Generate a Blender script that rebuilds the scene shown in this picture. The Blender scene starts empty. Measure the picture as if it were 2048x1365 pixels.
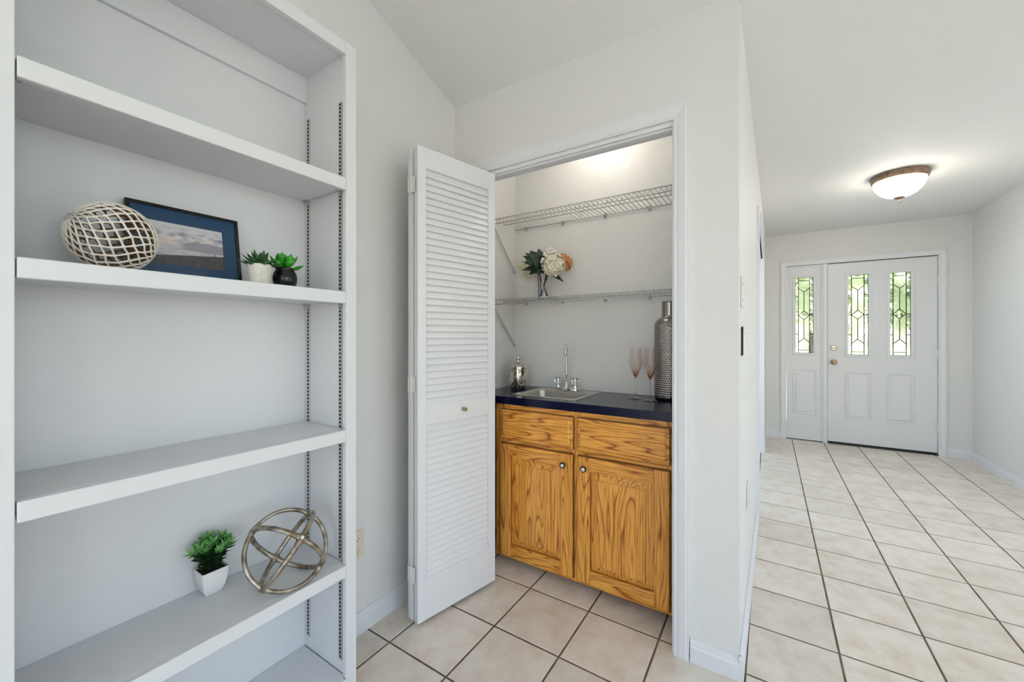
import bpy, bmesh, math, random
from mathutils import Vector, Matrix
random.seed(7)
S = bpy.context.scene
C = S.collection
PI = math.pi
# ---------------------------------------------------------------- camera
F, YAW, CY, CX, EYE = 796.4, 0.57379, 674.03, 1024.0, 1.22
cam_d = bpy.data.cameras.new('camera'); cam = bpy.data.objects.new('camera', cam_d); C.objects.link(cam)
cam.location = (0, 0, EYE); cam.rotation_euler = (PI/2, 0, -(PI/2 - YAW))
cam_d.sensor_width = 36; cam_d.lens = F/2048*36; cam_d.shift_y = -(682.5 - CY)/2048
cam_d.clip_start = 0.02; cam_d.clip_end = 300
S.camera = cam
# ---------------------------------------------------------------- world, sun, daylight
W = bpy.data.worlds.new('world'); S.world = W; W.use_nodes = True
wn = W.node_tree.nodes; wl = W.node_tree.links
bg = wn['Background']; sky = wn.new('ShaderNodeTexSky'); sky.sky_type = 'NISHITA'; sky.sun_disc = False
sky.sun_elevation = math.radians(48); sky.sun_rotation = math.radians(220)
wl.new(sky.outputs[0], bg.inputs[0]); bg.inputs[1].default_value = 0.3
sd = bpy.data.lights.new('sun', 'SUN'); sd.energy = 17; sd.angle = 0.01; sd.color = (.87, .95, 1)
sun = bpy.data.objects.new('sun', sd); C.objects.link(sun); sun.rotation_euler = (math.radians(38), 0, math.radians(-50))
YL_OUT = 1.45
def window_light(name, loc, rot, w, h, e, col):
    l = bpy.data.lights.new(name, 'AREA'); l.shape = 'RECTANGLE'; l.size = w; l.size_y = h; l.energy = e; l.color = col
    o = bpy.data.objects.new(name, l); C.objects.link(o); o.location = loc; o.rotation_euler = rot
    return o
# daylight entering by the living-room windows (built below as window_2, window_3, window_4)
DAY = (.66, .84, 1)
window_light('daylight_back', (-4.03, -1.1, 1.45), (0, -PI/2, 0), 1.9, 3.6, 6, DAY)
window_light('daylight_side_a', (-.1, -4.03, 1.45), (PI/2, 0, 0), 2.2, 1.9, 12, DAY)
window_light('daylight_side_b', (-2.7, -4.03, 1.45), (PI/2, 0, 0), 1.6, 1.9, 4, DAY)
window_light('daylight_side_c', (2.85, -4.03, 1.45), (PI/2, 0, 0), 1.3, 1.9, 3, DAY)
window_light('added_light_next_room', (4.0, YL_OUT, 1.45), (-PI/2, 0, 0), 1.4, 1.9, 14, DAY)  # added lamp, brightens the unseen room beyond the hallway opening
vs = S.view_settings
vs.view_transform = 'Standard'; vs.look = 'None'; vs.exposure = 0.47; vs.gamma = 1.0; vs.use_curve_mapping = False

# ---------------------------------------------------------------- helpers
def col(c): return tuple(c) + (1,) if len(c) == 3 else tuple(c)
def material(name, c, rough=.5, metal=0, spec=None, trans=0, ior=None, emit=None, estr=0, coat=0):
    m = bpy.data.materials.new(name); m.use_nodes = True
    b = m.node_tree.nodes['Principled BSDF']
    b.inputs['Base Color'].default_value = col(c); b.inputs['Roughness'].default_value = rough
    b.inputs['Metallic'].default_value = metal; b.inputs['Transmission Weight'].default_value = trans
    if spec is not None: b.inputs['Specular IOR Level'].default_value = spec
    if ior: b.inputs['IOR'].default_value = ior
    if coat: b.inputs['Coat Weight'].default_value = coat; b.inputs['Coat Roughness'].default_value = .03
    if emit: b.inputs['Emission Color'].default_value = col(emit); b.inputs['Emission Strength'].default_value = estr
    return m
class NT:
    def __init__(s, m): s.t = m.node_tree; s.b = s.t.nodes['Principled BSDF']
    def n(s, ty, **kw):
        x = s.t.nodes.new('ShaderNode' + ty)
        for k, v in kw.items():
            if k in x.inputs: x.inputs[k].default_value = v
            else: setattr(x, k, v)
        return x
    def l(s, a, b): s.t.links.new(a, b)
    def ramp(s, fac, stops, interp='LINEAR'):
        r = s.n('ValToRGB'); r.color_ramp.interpolation = interp
        e = r.color_ramp.elements
        while len(e) < len(stops): e.new(.5)
        for q, (p, c) in zip(e, stops): q.position = p; q.color = col(c)
        s.l(fac, r.inputs[0]); return r.outputs[0]
    def bump(s, h, strength, dist):
        b = s.n('Bump'); b.inputs['Strength'].default_value = strength; b.inputs['Distance'].default_value = dist
        s.l(h, b.inputs['Height']); s.l(b.outputs[0], s.b.inputs['Normal'])
def bumpy(m, scale, strength, dist, detail=3, lo=None):
    t = NT(m); tc = t.n('TexCoord'); nz = t.n('TexNoise'); nz.inputs['Scale'].default_value = scale; nz.inputs['Detail'].default_value = detail
    t.l(tc.outputs['Object'], nz.inputs['Vector']); h = nz.outputs[0]
    if lo: h = t.ramp(h, [(lo[0], (0, 0, 0)), (lo[1], (1, 1, 1))])
    t.bump(h, strength, dist); return m
def mottled(m, scale, c1, c2, detail=4):
    t = NT(m); tc = t.n('TexCoord'); nz = t.n('TexNoise'); nz.inputs['Scale'].default_value = scale; nz.inputs['Detail'].default_value = detail
    t.l(tc.outputs['Object'], nz.inputs['Vector']); t.l(t.ramp(nz.outputs[0], [(.35, c1), (.65, c2)]), t.b.inputs['Base Color']); return m

def bm_new(): return bmesh.new()
def quad(bm, pts):
    return bm.faces.new([bm.verts.new(p) for p in pts])
def box(bm, a, b, mat=None):
    x0, y0, z0 = a; x1, y1, z1 = b
    v = [(x0, y0, z0), (x1, y0, z0), (x1, y1, z0), (x0, y1, z0), (x0, y0, z1), (x1, y0, z1), (x1, y1, z1), (x0, y1, z1)]
    vv = [bm.verts.new((mat @ Vector(p)) if mat else p) for p in v]
    for f in ((3, 2, 1, 0), (4, 5, 6, 7), (0, 1, 5, 4), (1, 2, 6, 5), (2, 3, 7, 6), (3, 0, 4, 7)): bm.faces.new([vv[i] for i in f])
    return bm
def prism(bm, poly, fn):
    """poly: 2-D points; fn(p, s) -> 3-D point for s=0,1"""
    a = [bm.verts.new(fn(p, 0)) for p in poly]; b = [bm.verts.new(fn(p, 1)) for p in poly]; n = len(poly)
    bm.faces.new(a[::-1]); bm.faces.new(b)
    for i in range(n): bm.faces.new((a[i], a[(i+1) % n], b[(i+1) % n], b[i]))
    return bm
def lathe(bm, prof, n=32, ctr=(0, 0, 0), close=False):
    rings = []
    for r, z in prof:
        if r < 1e-6: rings.append([bm.verts.new((ctr[0], ctr[1], ctr[2]+z))])
        else: rings.append([bm.verts.new((ctr[0]+r*math.cos(2*PI*i/n), ctr[1]+r*math.sin(2*PI*i/n), ctr[2]+z)) for i in range(n)])
    prs = list(zip(rings, rings[1:]))
    if close: prs.append((rings[-1], rings[0]))
    for a, b in prs:
        for i in range(n):
            j = (i+1) % n
            if len(a) == 1 and len(b) == 1: continue
            if len(a) == 1: bm.faces.new((a[0], b[j], b[i]))
            elif len(b) == 1: bm.faces.new((a[i], a[j], b[0]))
            else: bm.faces.new((a[i], a[j], b[j], b[i]))
    return bm
def tube(bm, pts, r, n=8, cyc=False, caps=True, sx=1, up=None):
    pts = [Vector(p) for p in pts]; k = len(pts); rings = []
    rr = r if isinstance(r, (list, tuple)) else [r]*k
    ref = None
    for i, p in enumerate(pts):
        t = (pts[(i+1) % k] - pts[i-1]) if cyc else (pts[min(i+1, k-1)] - pts[max(i-1, 0)])
        t.normalize()
        if up is not None: u = (Vector(up) if not callable(up) else up(p)).copy()
        elif ref is None: u = Vector((0, 0, 1)) if abs(t.z) < .9 else Vector((1, 0, 0))
        else: u = ref
        u = (u - t*u.dot(t)).normalized(); ref = u; w = t.cross(u)
        rings.append([bm.verts.new(p + (u*math.cos(2*PI*j/n) + w*sx*math.sin(2*PI*j/n))*rr[i]) for j in range(n)])
    for i in range(k if cyc else k-1):
        a, b = rings[i], rings[(i+1) % k]
        for j in range(n): bm.faces.new((a[j], a[(j+1) % n], b[(j+1) % n], b[j]))
    if caps and not cyc:
        bm.faces.new(rings[0][::-1]); bm.faces.new(rings[-1])
    return bm
def mesh_of(name, bm, smooth=False):
    bmesh.ops.recalc_face_normals(bm, faces=bm.faces)
    me = bpy.data.meshes.new(name); bm.to_mesh(me); bm.free()
    if smooth:
        me.polygons.foreach_set('use_smooth', [True]*len(me.polygons))
    return me
def link(name, me, m=None, parent=None):
    o = bpy.data.objects.new(name, me); C.objects.link(o)
    if m is not None and me is not None and not me.materials: me.materials.append(m)
    if parent is not None: o.parent = parent
    return o
def obj(name, bm, m, parent=None, smooth=False, bevel=0, seg=2, auto=None):
    o = link(name, mesh_of(name, bm, smooth or auto is not None), m, parent)
    if bevel:
        b = o.modifiers.new('bevel', 'BEVEL'); b.width = bevel; b.segments = seg; b.limit_method = 'ANGLE'; b.angle_limit = .6
    if auto is not None:
        o.data.set_sharp_from_angle(angle=auto)
    return o
def tag(o, label=None, cat=None, group=None, kind=None):
    if label: o['label'] = label
    if cat: o['category'] = cat
    if group: o['group'] = group
    if kind: o['kind'] = kind
    return o
def thing(name, label, cat, loc=(0, 0, 0), group=None, kind=None, rz=0):
    o = bpy.data.objects.new(name, None); o.empty_display_size = .05; C.objects.link(o)
    o.location = loc; o.rotation_euler = (0, 0, rz)
    return tag(o, label, cat, group, kind)
def boxo(name, a, b, m, parent=None, bevel=0):
    return obj(name, box(bm_new(), a, b), m, parent, bevel=bevel)
def pix_ray(u, v):
    r = (u-CX)/F
    return Vector((math.cos(YAW)+r*math.sin(YAW), math.sin(YAW)-r*math.cos(YAW), -(v-CY)/F))
def on_x(u, v, x): d = pix_ray(u, v); return Vector((0, 0, EYE)) + d*(x/d.x)

# ---------------------------------------------------------------- materials
M = {}
M['wall'] = bumpy(material('wall_paint', (.80, .79, .77), .6), 70, .14, .004, 4, (.42, .62))
M['wall_rough'] = bumpy(material('closet_wall_paint', (.84, .835, .82), .5), 85, .22, .004, 4, (.40, .62))
M['ceil'] = bumpy(material('ceiling_paint', (.85, .845, .815), .75), 55, .13, .004, 4, (.42, .62))
M['trim'] = material('trim_white', (.81, .815, .835), .35)
M['case'] = material('bookcase_white', (.755, .76, .775), .42)
M['door'] = material('door_white', (.815, .815, .825), .38)
M['black'] = material('black_shadow_gap', (.012, .011, .01), .6)
M['steel'] = bumpy(material('brushed_steel', (.62, .60, .56), .28, 1), 40, .06, .001)
M['chrome'] = material('chrome', (.86, .87, .88), .06, 1)
M['nickel'] = material('satin_nickel', (.62, .58, .50), .25, 1)
M['brass'] = material('antique_brass', (.42, .31, .18), .35, 1)
M['wire'] = material('white_vinyl_wire', (.56, .55, .53), .4)
M['lead'] = material('lead_came', (.045, .05, .045), .5, .4)
M['ivory'] = material('ivory_plastic', (.78, .70, .54), .4)
M['plate'] = material('switch_plate_white', (.80, .79, .75), .35)
# tile
m = material('floor_tile', (.7, .6, .5), .32); t = NT(m)
tc = t.n('TexCoord'); oi = t.n('ObjectInfo'); mp = t.n('Mapping'); t.l(tc.outputs['Object'], mp.inputs['Vector'])
cb = t.n('CombineXYZ'); ml = t.n('Math', operation='MULTIPLY'); ml.inputs[1].default_value = 37
t.l(oi.outputs['Random'], ml.inputs[0]); t.l(ml.outputs[0], cb.inputs[0]); t.l(ml.outputs[0], cb.inputs[1]); t.l(cb.outputs[0], mp.inputs['Location'])
nz = t.n('TexNoise'); nz.inputs['Scale'].default_value = 9; nz.inputs['Detail'].default_value = 6; nz.inputs['Roughness'].default_value = .62; t.l(mp.outputs[0], nz.inputs['Vector'])
base = t.ramp(nz.outputs[0], [(.30, (.71, .60, .50)), (.46, (.79, .705, .61)), (.60, (.85, .785, .70)), (.75, (.82, .745, .665))])
hs = t.n('HueSaturation'); rg = t.n('MapRange'); rg.inputs[3].default_value = .94; rg.inputs[4].default_value = 1.06
t.l(oi.outputs['Random'], rg.inputs[0]); t.l(rg.outputs[0], hs.inputs['Value']); t.l(base, hs.inputs['Color']); t.l(hs.outputs[0], t.b.inputs['Base Color'])
n2 = t.n('TexNoise'); n2.inputs['Scale'].default_value = 45; n2.inputs['Detail'].default_value = 4; t.l(mp.outputs[0], n2.inputs['Vector'])
t.bump(n2.outputs[0], .25, .002)
M['tile'] = m
M['grout'] = mottled(material('grout_brown', (.12, .085, .055), .9), 12, (.10, .07, .045), (.21, .165, .12))
# oak: grain along object z ('v') or object y ('h')
def oak(name, axis):
    m = material(name, (.5, .3, .1), .3, coat=.25); t = NT(m)
    tc = t.n('TexCoord'); oi = t.n('ObjectInfo'); ml = t.n('Math', operation='MULTIPLY'); ml.inputs[1].default_value = 23.7
    t.l(oi.outputs['Random'], ml.inputs[0]); cb = t.n('CombineXYZ')
    for i in range(3): t.l(ml.outputs[0], cb.inputs[i])
    ad = t.n('VectorMath', operation='ADD'); t.l(tc.outputs['Object'], ad.inputs[0]); t.l(cb.outputs[0], ad.inputs[1])
    mp = t.n('Mapping'); t.l(ad.outputs[0], mp.inputs['Vector'])
    mp.inputs['Scale'].default_value = (1, 1, .085) if axis == 'v' else (1, .085, 1)
    low = t.n('TexNoise'); low.inputs['Scale'].default_value = 7.5; low.inputs['Detail'].default_value = 2.0; low.inputs['Roughness'].default_value = .45
    t.l(mp.outputs[0], low.inputs['Vector'])
    fr = t.n('Math', operation='MULTIPLY'); fr.inputs[1].default_value = 24; t.l(low.outputs[0], fr.inputs[0])
    pp = t.n('Math', operation='FRACT'); t.l(fr.outputs[0], pp.inputs[0])
    mp2 = t.n('Mapping'); t.l(ad.outputs[0], mp2.inputs['Vector']); mp2.inputs['Scale'].default_value = (1, 1, .045) if axis == 'v' else (1, .045, 1)
    fine = t.n('TexNoise'); fine.inputs['Scale'].default_value = 170; fine.inputs['Detail'].default_value = 3; t.l(mp2.outputs[0], fine.inputs['Vector'])
    rings = t.ramp(pp.outputs[0], [(0, (.34, .09, .006)), (.05, (.50, .16, .016)), (.15, (.84, .37, .060)), (.80, (.96, .46, .082)), (.93, (.78, .30, .044)), (1, (.34, .09, .006))])
    por = t.ramp(fine.outputs[0], [(.38, (.55, .42, .30)), (.50, (1, 1, 1))])
    mx = t.n('MixRGB', blend_type='MULTIPLY'); mx.inputs[0].default_value = .7; t.l(rings, mx.inputs[1]); t.l(por, mx.inputs[2])
    t.l(mx.outputs[0], t.b.inputs['Base Color']); t.bump(fine.outputs[0], .12, .001); return m
FXG = .0055
M['oak_v'] = oak('oak_vertical_grain', 'v'); M['oak_h'] = oak('oak_horizontal_grain', 'h')
M['oak_dark'] = mottled(material('dark_oak_shadow_line', (.16, .055, .015), .45), 20, (.12, .04, .01), (.20, .075, .02))  # dark oak, also used to paint shadow lines round doors, drawers and panels
M['counter'] = material('navy_laminate', (.002, .003, .026), .18, spec=.28)

# ---------------------------------------------------------------- room shell
XC, YL, YH, YR, XF = 1.63, 1.42, .09, -1.69, 5.80      # closet wall, left wall, hall wall, right wall, entry wall
HC = 2.44
def struct(name, bm, m, label, cat, parent=None, bevel=0):
    return tag(obj(name, bm, m, parent, bevel=bevel), label, cat, kind='structure')
P = .30015; TX, TY = 3.4716, -.2262
fl = struct('floor', box(bm_new(), (-4.1, -4.1, -.12), (5.86, 1.5, -.0013)), M['grout'], 'square beige ceramic tile floor with dark brown grout lines', 'floor')
def tile_mesh(name, w, h):
    bm = bm_new(); e = .0022; z0, z1 = -.006, 0
    lo = [(-w/2, -h/2), (w/2, -h/2), (w/2, h/2), (-w/2, h/2)]; hi = [(-w/2+e, -h/2+e), (w/2-e, -h/2+e), (w/2-e, h/2-e), (-w/2+e, h/2-e)]
    a = [bm.verts.new((x, y, z0)) for x, y in lo]; b = [bm.verts.new((x, y, z1-.0018)) for x, y in lo]; c = [bm.verts.new((x, y, z1)) for x, y in hi]
    for i in range(4):
        j = (i+1) % 4
        bm.faces.new((a[i], a[j], b[j], b[i])); bm.faces.new((b[i], b[j], c[j], c[i]))
    bm.faces.new(c); me = mesh_of(name, bm); me.materials.append(M['tile']); return me
G = .0065
full = tile_mesh('tile', P-G, P-G); far = bm_new(); cache = {}
i0, i1 = int((-4.1-TX)/P)-1, int((XF-TX)/P)+1
j0, j1 = int((-4.0-TY)/P)-1, int((YL-TY)/P)+1
def blocked(x0, x1, y0, y1):   # wholly under a wall or outside the rooms
    if x0 > 4.3 and y1 < YR: return True
    if x0 > 1.70 and x1 < 3.1 and y0 > .09 and y1 < .18: return True
    return False
for i in range(i0, i1+1):
    for j in range(j0, j1+1):
        x0, x1, y0, y1 = TX+i*P+G/2, TX+(i+1)*P-G/2, TY+j*P+G/2, TY+(j+1)*P-G/2
        x0, x1 = max(x0, -4.0), min(x1, XF-.002); y0, y1 = max(y0, -4.0), min(y1, YL-.002)
        if x1 > 4.3 and y0 < YR: y0 = max(y0, YR+.002)
        if x1-x0 < .02 or y1-y0 < .02 or blocked(x0, x1, y0, y1): continue
        w, h = x1-x0, y1-y0
        cxx, cyy = (x0+x1)/2, (y0+y1)/2
        seen = (cxx > 1.55 and YR-.5 < cyy < .35 and (cyy > -1.2 or cxx > 2.6)) or (.55 < cxx < 2.3 and cyy > -.7) 
        if seen:
            k = (round(w, 3), round(h, 3))
            if abs(w-(P-G)) < .002 and abs(h-(P-G)) < .002: me = full
            else:
                if k not in cache: cache[k] = tile_mesh('tile_cut', w, h)
                me = cache[k]
            o = link('tile', me, None, fl); o.location = (cxx, cyy, 0)
        else:
            box(far, (x0, y0, -.006), (x1, y1, 0))
tag(obj('tile_field', far, M['tile'], fl), kind='stuff')

TOP = 3.75
OY0, OY1, OZ = .315, 1.235, 2.035                       # closet opening
bm = bm_new()
for a, b in (((XC, YH, -.001), (XC+.07, OY0-.012, HC+.05)), ((XC, OY1+.012, -.001), (XC+.07, YL, HC+.05)), ((XC, OY0-.012, OZ+.012), (XC+.07, OY1+.012, HC+.05))): box(bm, a, b)
struct('wall_closet', bm, M['wall'], 'white textured wall around the wet bar closet opening', 'wall')
struct('wall_closet_back', box(bm_new(), (2.24, .165, -.004), (2.32, YL, HC+.05)), M['wall_rough'], 'knockdown textured back wall inside the wet bar closet', 'wall')
# hall wall, with a wide cased opening to the next room
X1, X2 = 3.20, 4.96
def skew(x): return .0905 - (x-1.63)*.0122
bm = bm_new()
def seg(xa, xb, z0, z1):
    prism(bm, [(xa, skew(xa)), (xb, skew(xb)), (xb, .17), (xa, .17)], lambda p, s: (p[0], p[1], z1 if s else z0))
seg(XC+.07, X1, -.004, HC+.05); seg(X1, X2, 2.07, HC+.05); seg(X2, XF, -.004, HC+.05)
box(bm, (XC+.0002, YH+.0004, -.001), (XC+.0702, .169, HC+.04))
struct('wall_hall_left', bm, M['wall'], 'hallway wall with light switches and a cased opening', 'wall')
# entry wall with door opening
DY0, DY1, DZ = -1.470, -.155, 2.075
bm = bm_new()
for a, b in (((XF, YR-.1, -.004), (XF+.14, DY0, HC+.05)), ((XF, DY1, -.004), (XF+.14, YL, HC+.05)), ((XF, DY0, DZ), (XF+.14, DY1, HC+.05))): box(bm, a, b)
struct('wall_entry', bm, M['wall'], 'cream end wall around the front door and sidelight', 'wall')
struct('wall_right', box(bm_new(), (4.3, YR-.1, -.1), (XF, YR, HC+.05)), M['wall'], 'plain cream hallway wall opposite the light switches', 'wall')
# living room behind the camera
def holed(name, ax, at, th, lo, hi, holes, label):
    bm = bm_new(); cur = lo; z0, z1 = -.1, TOP
    def bx(a0, a1, za, zb):
        if ax == 'x': box(bm, (min(at, at+th), a0, za), (max(at, at+th), a1, zb))
        else: box(bm, (a0, min(at, at+th), za), (a1, max(at, at+th), zb))
    for h0, h1, b0, b1 in holes:
        bx(cur, h0, z0, z1); bx(h0, h1, z0, b0); bx(h0, h1, b1, z1); cur = h1
    bx(cur, hi, z0, z1)
    return struct(name, bm, M['wall'], label, 'wall')
wz = (.5, 2.4)
holed('wall_left', 'y', YL, .1, -4.1, 5.95, [(3.3, 4.7, *wz)], 'long cream wall behind the bookcase and folded closet door')
holed('wall_back', 'x', -4.0, -.1, -4.1, YL, [(-2.9, .7, *wz)], 'living room wall with a wide picture window')
holed('wall_side', 'y', -4.0, -.1, -4.1, 4.3, [(-3.5, -1.9, *wz), (-1.2, 1.0, *wz), (2.2, 3.5, *wz)], 'living room side wall with three windows')
struct('wall_return', box(bm_new(), (4.3, -4.1, -.1), (4.4, YR-.1, HC+.05)), M['wall'], 'dining area wall beside the hallway mouth', 'wall')
nwin = 1
def window(ax, at, lo, hi, n, label):
    global nwin; nwin += 1
    bm = bm_new(); w = .05
    def bx(a0, a1, za, zb):
        if ax == 'x': box(bm, (at-.01, a0, za), (at+.03, a1, zb))
        else: box(bm, (a0, at-.01, za), (a1, at+.03, zb))
    bx(lo, hi, wz[0]-.06, wz[0]); bx(lo, hi, wz[1], wz[1]+.06); bx(lo-.06, lo, wz[0]-.06, wz[1]+.06); bx(hi, hi+.06, wz[0]-.06, wz[1]+.06)
    for k in range(1, n): y = lo+(hi-lo)*k/n; bx(y-w/2, y+w/2, wz[0], wz[1])
    struct('window_%d' % nwin, bm, M['trim'], label, 'window')
window('x', -4.0, -2.9, .7, 3, 'wide white framed picture window of three panes')
window('y', -4.0, -1.2, 1.0, 2, 'white framed double window on the side wall')
window('y', -4.0, 2.2, 3.5, 2, 'white framed double window in the dining area')
window('y', -4.0, -3.5, -1.9, 2, 'white framed narrower window in the corner of the side wall')
window('y', YL-.02, 3.3, 4.7, 2, 'white framed window added to light the room beyond the hallway opening')  # unseen window put in with its lamp to brighten the next room
# ceilings: flat over hall and closet, vault rising into the living room
struct('ceiling', box(bm_new(), (XC+.001, -4.05, HC), (5.95, YL+.02, HC+.12)), M['ceil'], 'flat white textured ceiling over hallway and closet', 'ceiling')
RX, RZ = -1.2, HC+.01+.345*(XC+1.2)
bm = bm_new()
prism(bm, [(XC+.02, HC+.003), (RX, RZ), (-4.05, 2.50), (-4.05, 2.62), (RX, RZ+.12), (XC+.02, HC+.13)], lambda p, s: (p[0], YL+.02 if s else -4.05, p[1]))
struct('ceiling_vault', bm, M['ceil'], 'sloping vaulted ceiling rising from the closet wall', 'ceiling')

# baseboards
BB = [(0, 0), (.014, 0), (.014, .055), (.011, .062), (.009, .074), (.0045, .080), (.004, .086), (0, .086)]
def base_run(name, p0, p1, nrm, label):
    p0, p1, nrm = Vector(p0), Vector(p1), Vector(nrm)
    bm = prism(bm_new(), BB, lambda q, s: tuple((p1 if s else p0) + nrm*q[0] + Vector((0, 0, q[1]))))
    return struct(name, bm, M['trim'], label, 'baseboard')
base_run('baseboard_left', (.836, YL, 0), (XC, YL, 0), (0, -1, 0), 'white baseboard along the cream wall beside the bookcase')
base_run('baseboard_closet', (XC, YH-.013, 0), (XC, .250, 0), (-1, 0, 0), 'short white baseboard at the foot of the closet wall')
base_run('baseboard_hall_left', (XC-.013, YH, 0), (X1-.06, skew(X1), 0), (0, -1, 0), 'white baseboard under the hallway light switches')
base_run('baseboard_hall_end', (X2+.06, skew(X2), 0), (XF, skew(XF), 0), (0, -1, 0), 'short white baseboard between hallway opening and entry wall')
base_run('baseboard_entry_left', (XF, -.118, 0), (XF, skew(XF), 0), (-1, 0, 0), 'short white baseboard beside the sidelight')
base_run('baseboard_entry_right', (XF, YR, 0), (XF, -1.515, 0), (-1, 0, 0), 'short white baseboard right of the front door hinges')
base_run('baseboard_right', (4.3, YR, 0), (XF, YR, 0), (0, 1, 0), 'long white baseboard of the plain hallway wall with a door stop')

# casings
CP = [(.0, 0), (.0, .010), (.006, .0135), (.014, .0125), (.020, .015), (.034, .017), (.044, .0185), (.050, .017), (.0575, .017), (.0575, 0)]
def casing(name, ax, at, sgn, lo, hi, zt, label, sides=(1, 1)):
    """U-shaped moulded casing round an opening lo..hi, top zt, on plane ax=at, proud towards sgn"""
    bm = bm_new(); rows = []
    for w, th in CP:
        pts = [(lo-w, 0), (lo-w, zt+w), (hi+w, zt+w), (hi+w, 0)]
        rows.append([bm.verts.new((at+sgn*th, a, z) if ax == 'x' else (a, at+sgn*th, z)) for a, z in pts])
    for r0, r1 in zip(rows, rows[1:]):
        for i in range(3): bm.faces.new((r0[i], r0[i+1], r1[i+1], r1[i]))
    for e in (0, 3): bm.faces.new([r[e] for r in rows])
    return struct(name, bm, M['trim'], label, 'trim')
tr = casing('trim_1', 'x', XC, -1, OY0-.004, OY1+.004, OZ+.02, 'white moulded casing around the wet bar closet opening')
bm = bm_new()
box(bm, (XC-.004, OY0-.012, 0), (XC+.074, OY0, OZ)); box(bm, (XC-.004, OY1, 0), (XC+.074, OY1+.012, OZ)); box(bm, (XC-.004, OY0-.012, OZ), (XC+.074, OY1+.012, OZ+.013))
obj('jamb', bm, M['trim'], tr)
bm = bm_new(); box(bm, (XC+.008, OY0+.001, OZ-.009), (XC+.032, OY1-.001, OZ-.0005)); obj('bifold_track', bm, M['trim'], tr)
tr = casing('trim_2', 'y', .072, -1, X1, X2, 2.045, 'white casing around the hallway opening past the light switches')
bm = bm_new()
box(bm, (X1-.001, skew(X1)-.004, 0), (X1+.012, .176, 2.06)); box(bm, (X2-.012, skew(X2)-.006, 0), (X2+.001, .176, 2.06)); box(bm, (X1-.001, skew(X2)-.006, 2.045), (X2+.001, .176, 2.069))
obj('jamb', bm, M['trim'], tr)

# ---------------------------------------------------------------- front door, sidelight
tr = casing('trim_3', 'x', XF, -1, -1.455, -.172, 2.060, 'white moulded casing around front door and sidelight')
bm = bm_new()
box(bm, (XF-.004, -1.470, 0), (XF+.13, -1.4535, 2.075)); box(bm, (XF-.004, -.172, 0), (XF+.13, -.155, 2.075)); box(bm, (XF-.004, -1.4535, 2.060), (XF+.13, -.172, 2.075))
obj('jamb', bm, M['trim'], tr)
boxo('mullion_post', (XF-.006, -.560, 0), (XF+.12, -.520, 2.060), M['trim'], tr, .002)
boxo('threshold', (XF-.01, -1.4535, 0), (XF+.13, -.560, .012), M['lead'], tr)
glassM = material('textured_leaded_glass', (.95, 1, .96), .03, trans=1, ior=1.35)
bumpy(glassM, 60, .5, .003, 2)
bevM = material('bevelled_leaded_glass', (.97, 1, .98), .02, trans=1, ior=1.35)
bumpy(bevM, 14, .35, .004, 1)
VX = [0, .18, .49, .80, 1]
PANES = ([[(0, a), (.18, a), (.18, b), (0, b)] for a, b in ((0, .25), (.25, .5), (.5, .75), (.75, 1))] +
         [[(.80, a), (1, a), (1, b), (.80, b)] for a, b in ((0, .25), (.25, .5), (.5, .75), (.75, 1))] +
         [[(.18, 0), (.80, 0), (.80, .04), (.18, .04)], [(.18, .963), (.80, .963), (.80, 1), (.18, 1)],
          [(.18, .04), (.80, .04), (.80, .14), (.49, .19), (.18, .14)],
          [(.18, .14), (.49, .19), (.49, .44), (.18, .5)], [(.80, .14), (.80, .5), (.49, .44), (.49, .19)],
          [(.49, .44), (.80, .5), (.49, .555), (.18, .5)],
          [(.18, .5), (.49, .555), (.49, .805), (.18, .86)], [(.80, .5), (.80, .86), (.49, .805), (.49, .555)],
          [(.49, .805), (.80, .86), (.80, .963), (.18, .963), (.18, .86)]])
def lite(parent, y0, y1, z0, z1, x):
    """leaded glass light; y0 > y1 (left to right from inside), z0 top"""
    bm = bm_new(); b = .026
    for a in (((x-.010, y1-b, z1-b), (x+.004, y0+b, z1)), ((x-.010, y1-b, z0), (x+.004, y0+b, z0+b)), ((x-.010, y1-b, z1), (x+.004, y1, z0)), ((x-.010, y0, z1), (x+.004, y0+b, z0))): box(bm, *a)
    fr = obj('lite_frame', bm, M['trim'], parent, bevel=.003)
    bm = bm_new()
    for k in range(8):
        zz = z1 + (z0-z1)*(.06+.88*(k % 4)/3); yy = y1-b/2 if k < 4 else y0+b/2
        tube(bm, [(x-.0116, yy, zz), (x-.0090, yy, zz)], .0032, 8)
    obj('screw_caps', bm, M['plate'], fr)
    W, Hh = y1-y0, z1-z0
    def P3(p): return Vector((x+.022, y0+W*p[0], z0+Hh*p[1]))
    edges = set()
    for i, pl in enumerate(PANES):
        bm = bm_new(); prism(bm, pl, lambda p, s: P3(p)+Vector((.005*s, 0, 0)))
        obj('glass_pane', bm, glassM if i in (10, 11, 12, 14, 15, 16) else bevM, fr)
        for q in range(len(pl)):
            a, c = pl[q], pl[(q+1) % len(pl)]
            edges.add((min(a, c), max(a, c)))
    bm = bm_new()
    for a, c in edges:
        A, B = P3(a)+Vector((.0025, 0, 0)), P3(c)+Vector((.0025, 0, 0)); d = (B-A).normalized()
        tube(bm, [A, B], .0055, 6, sx=.75, up=(1, 0, 0))
    obj('lead_came', bm, M['lead'], fr)
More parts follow.
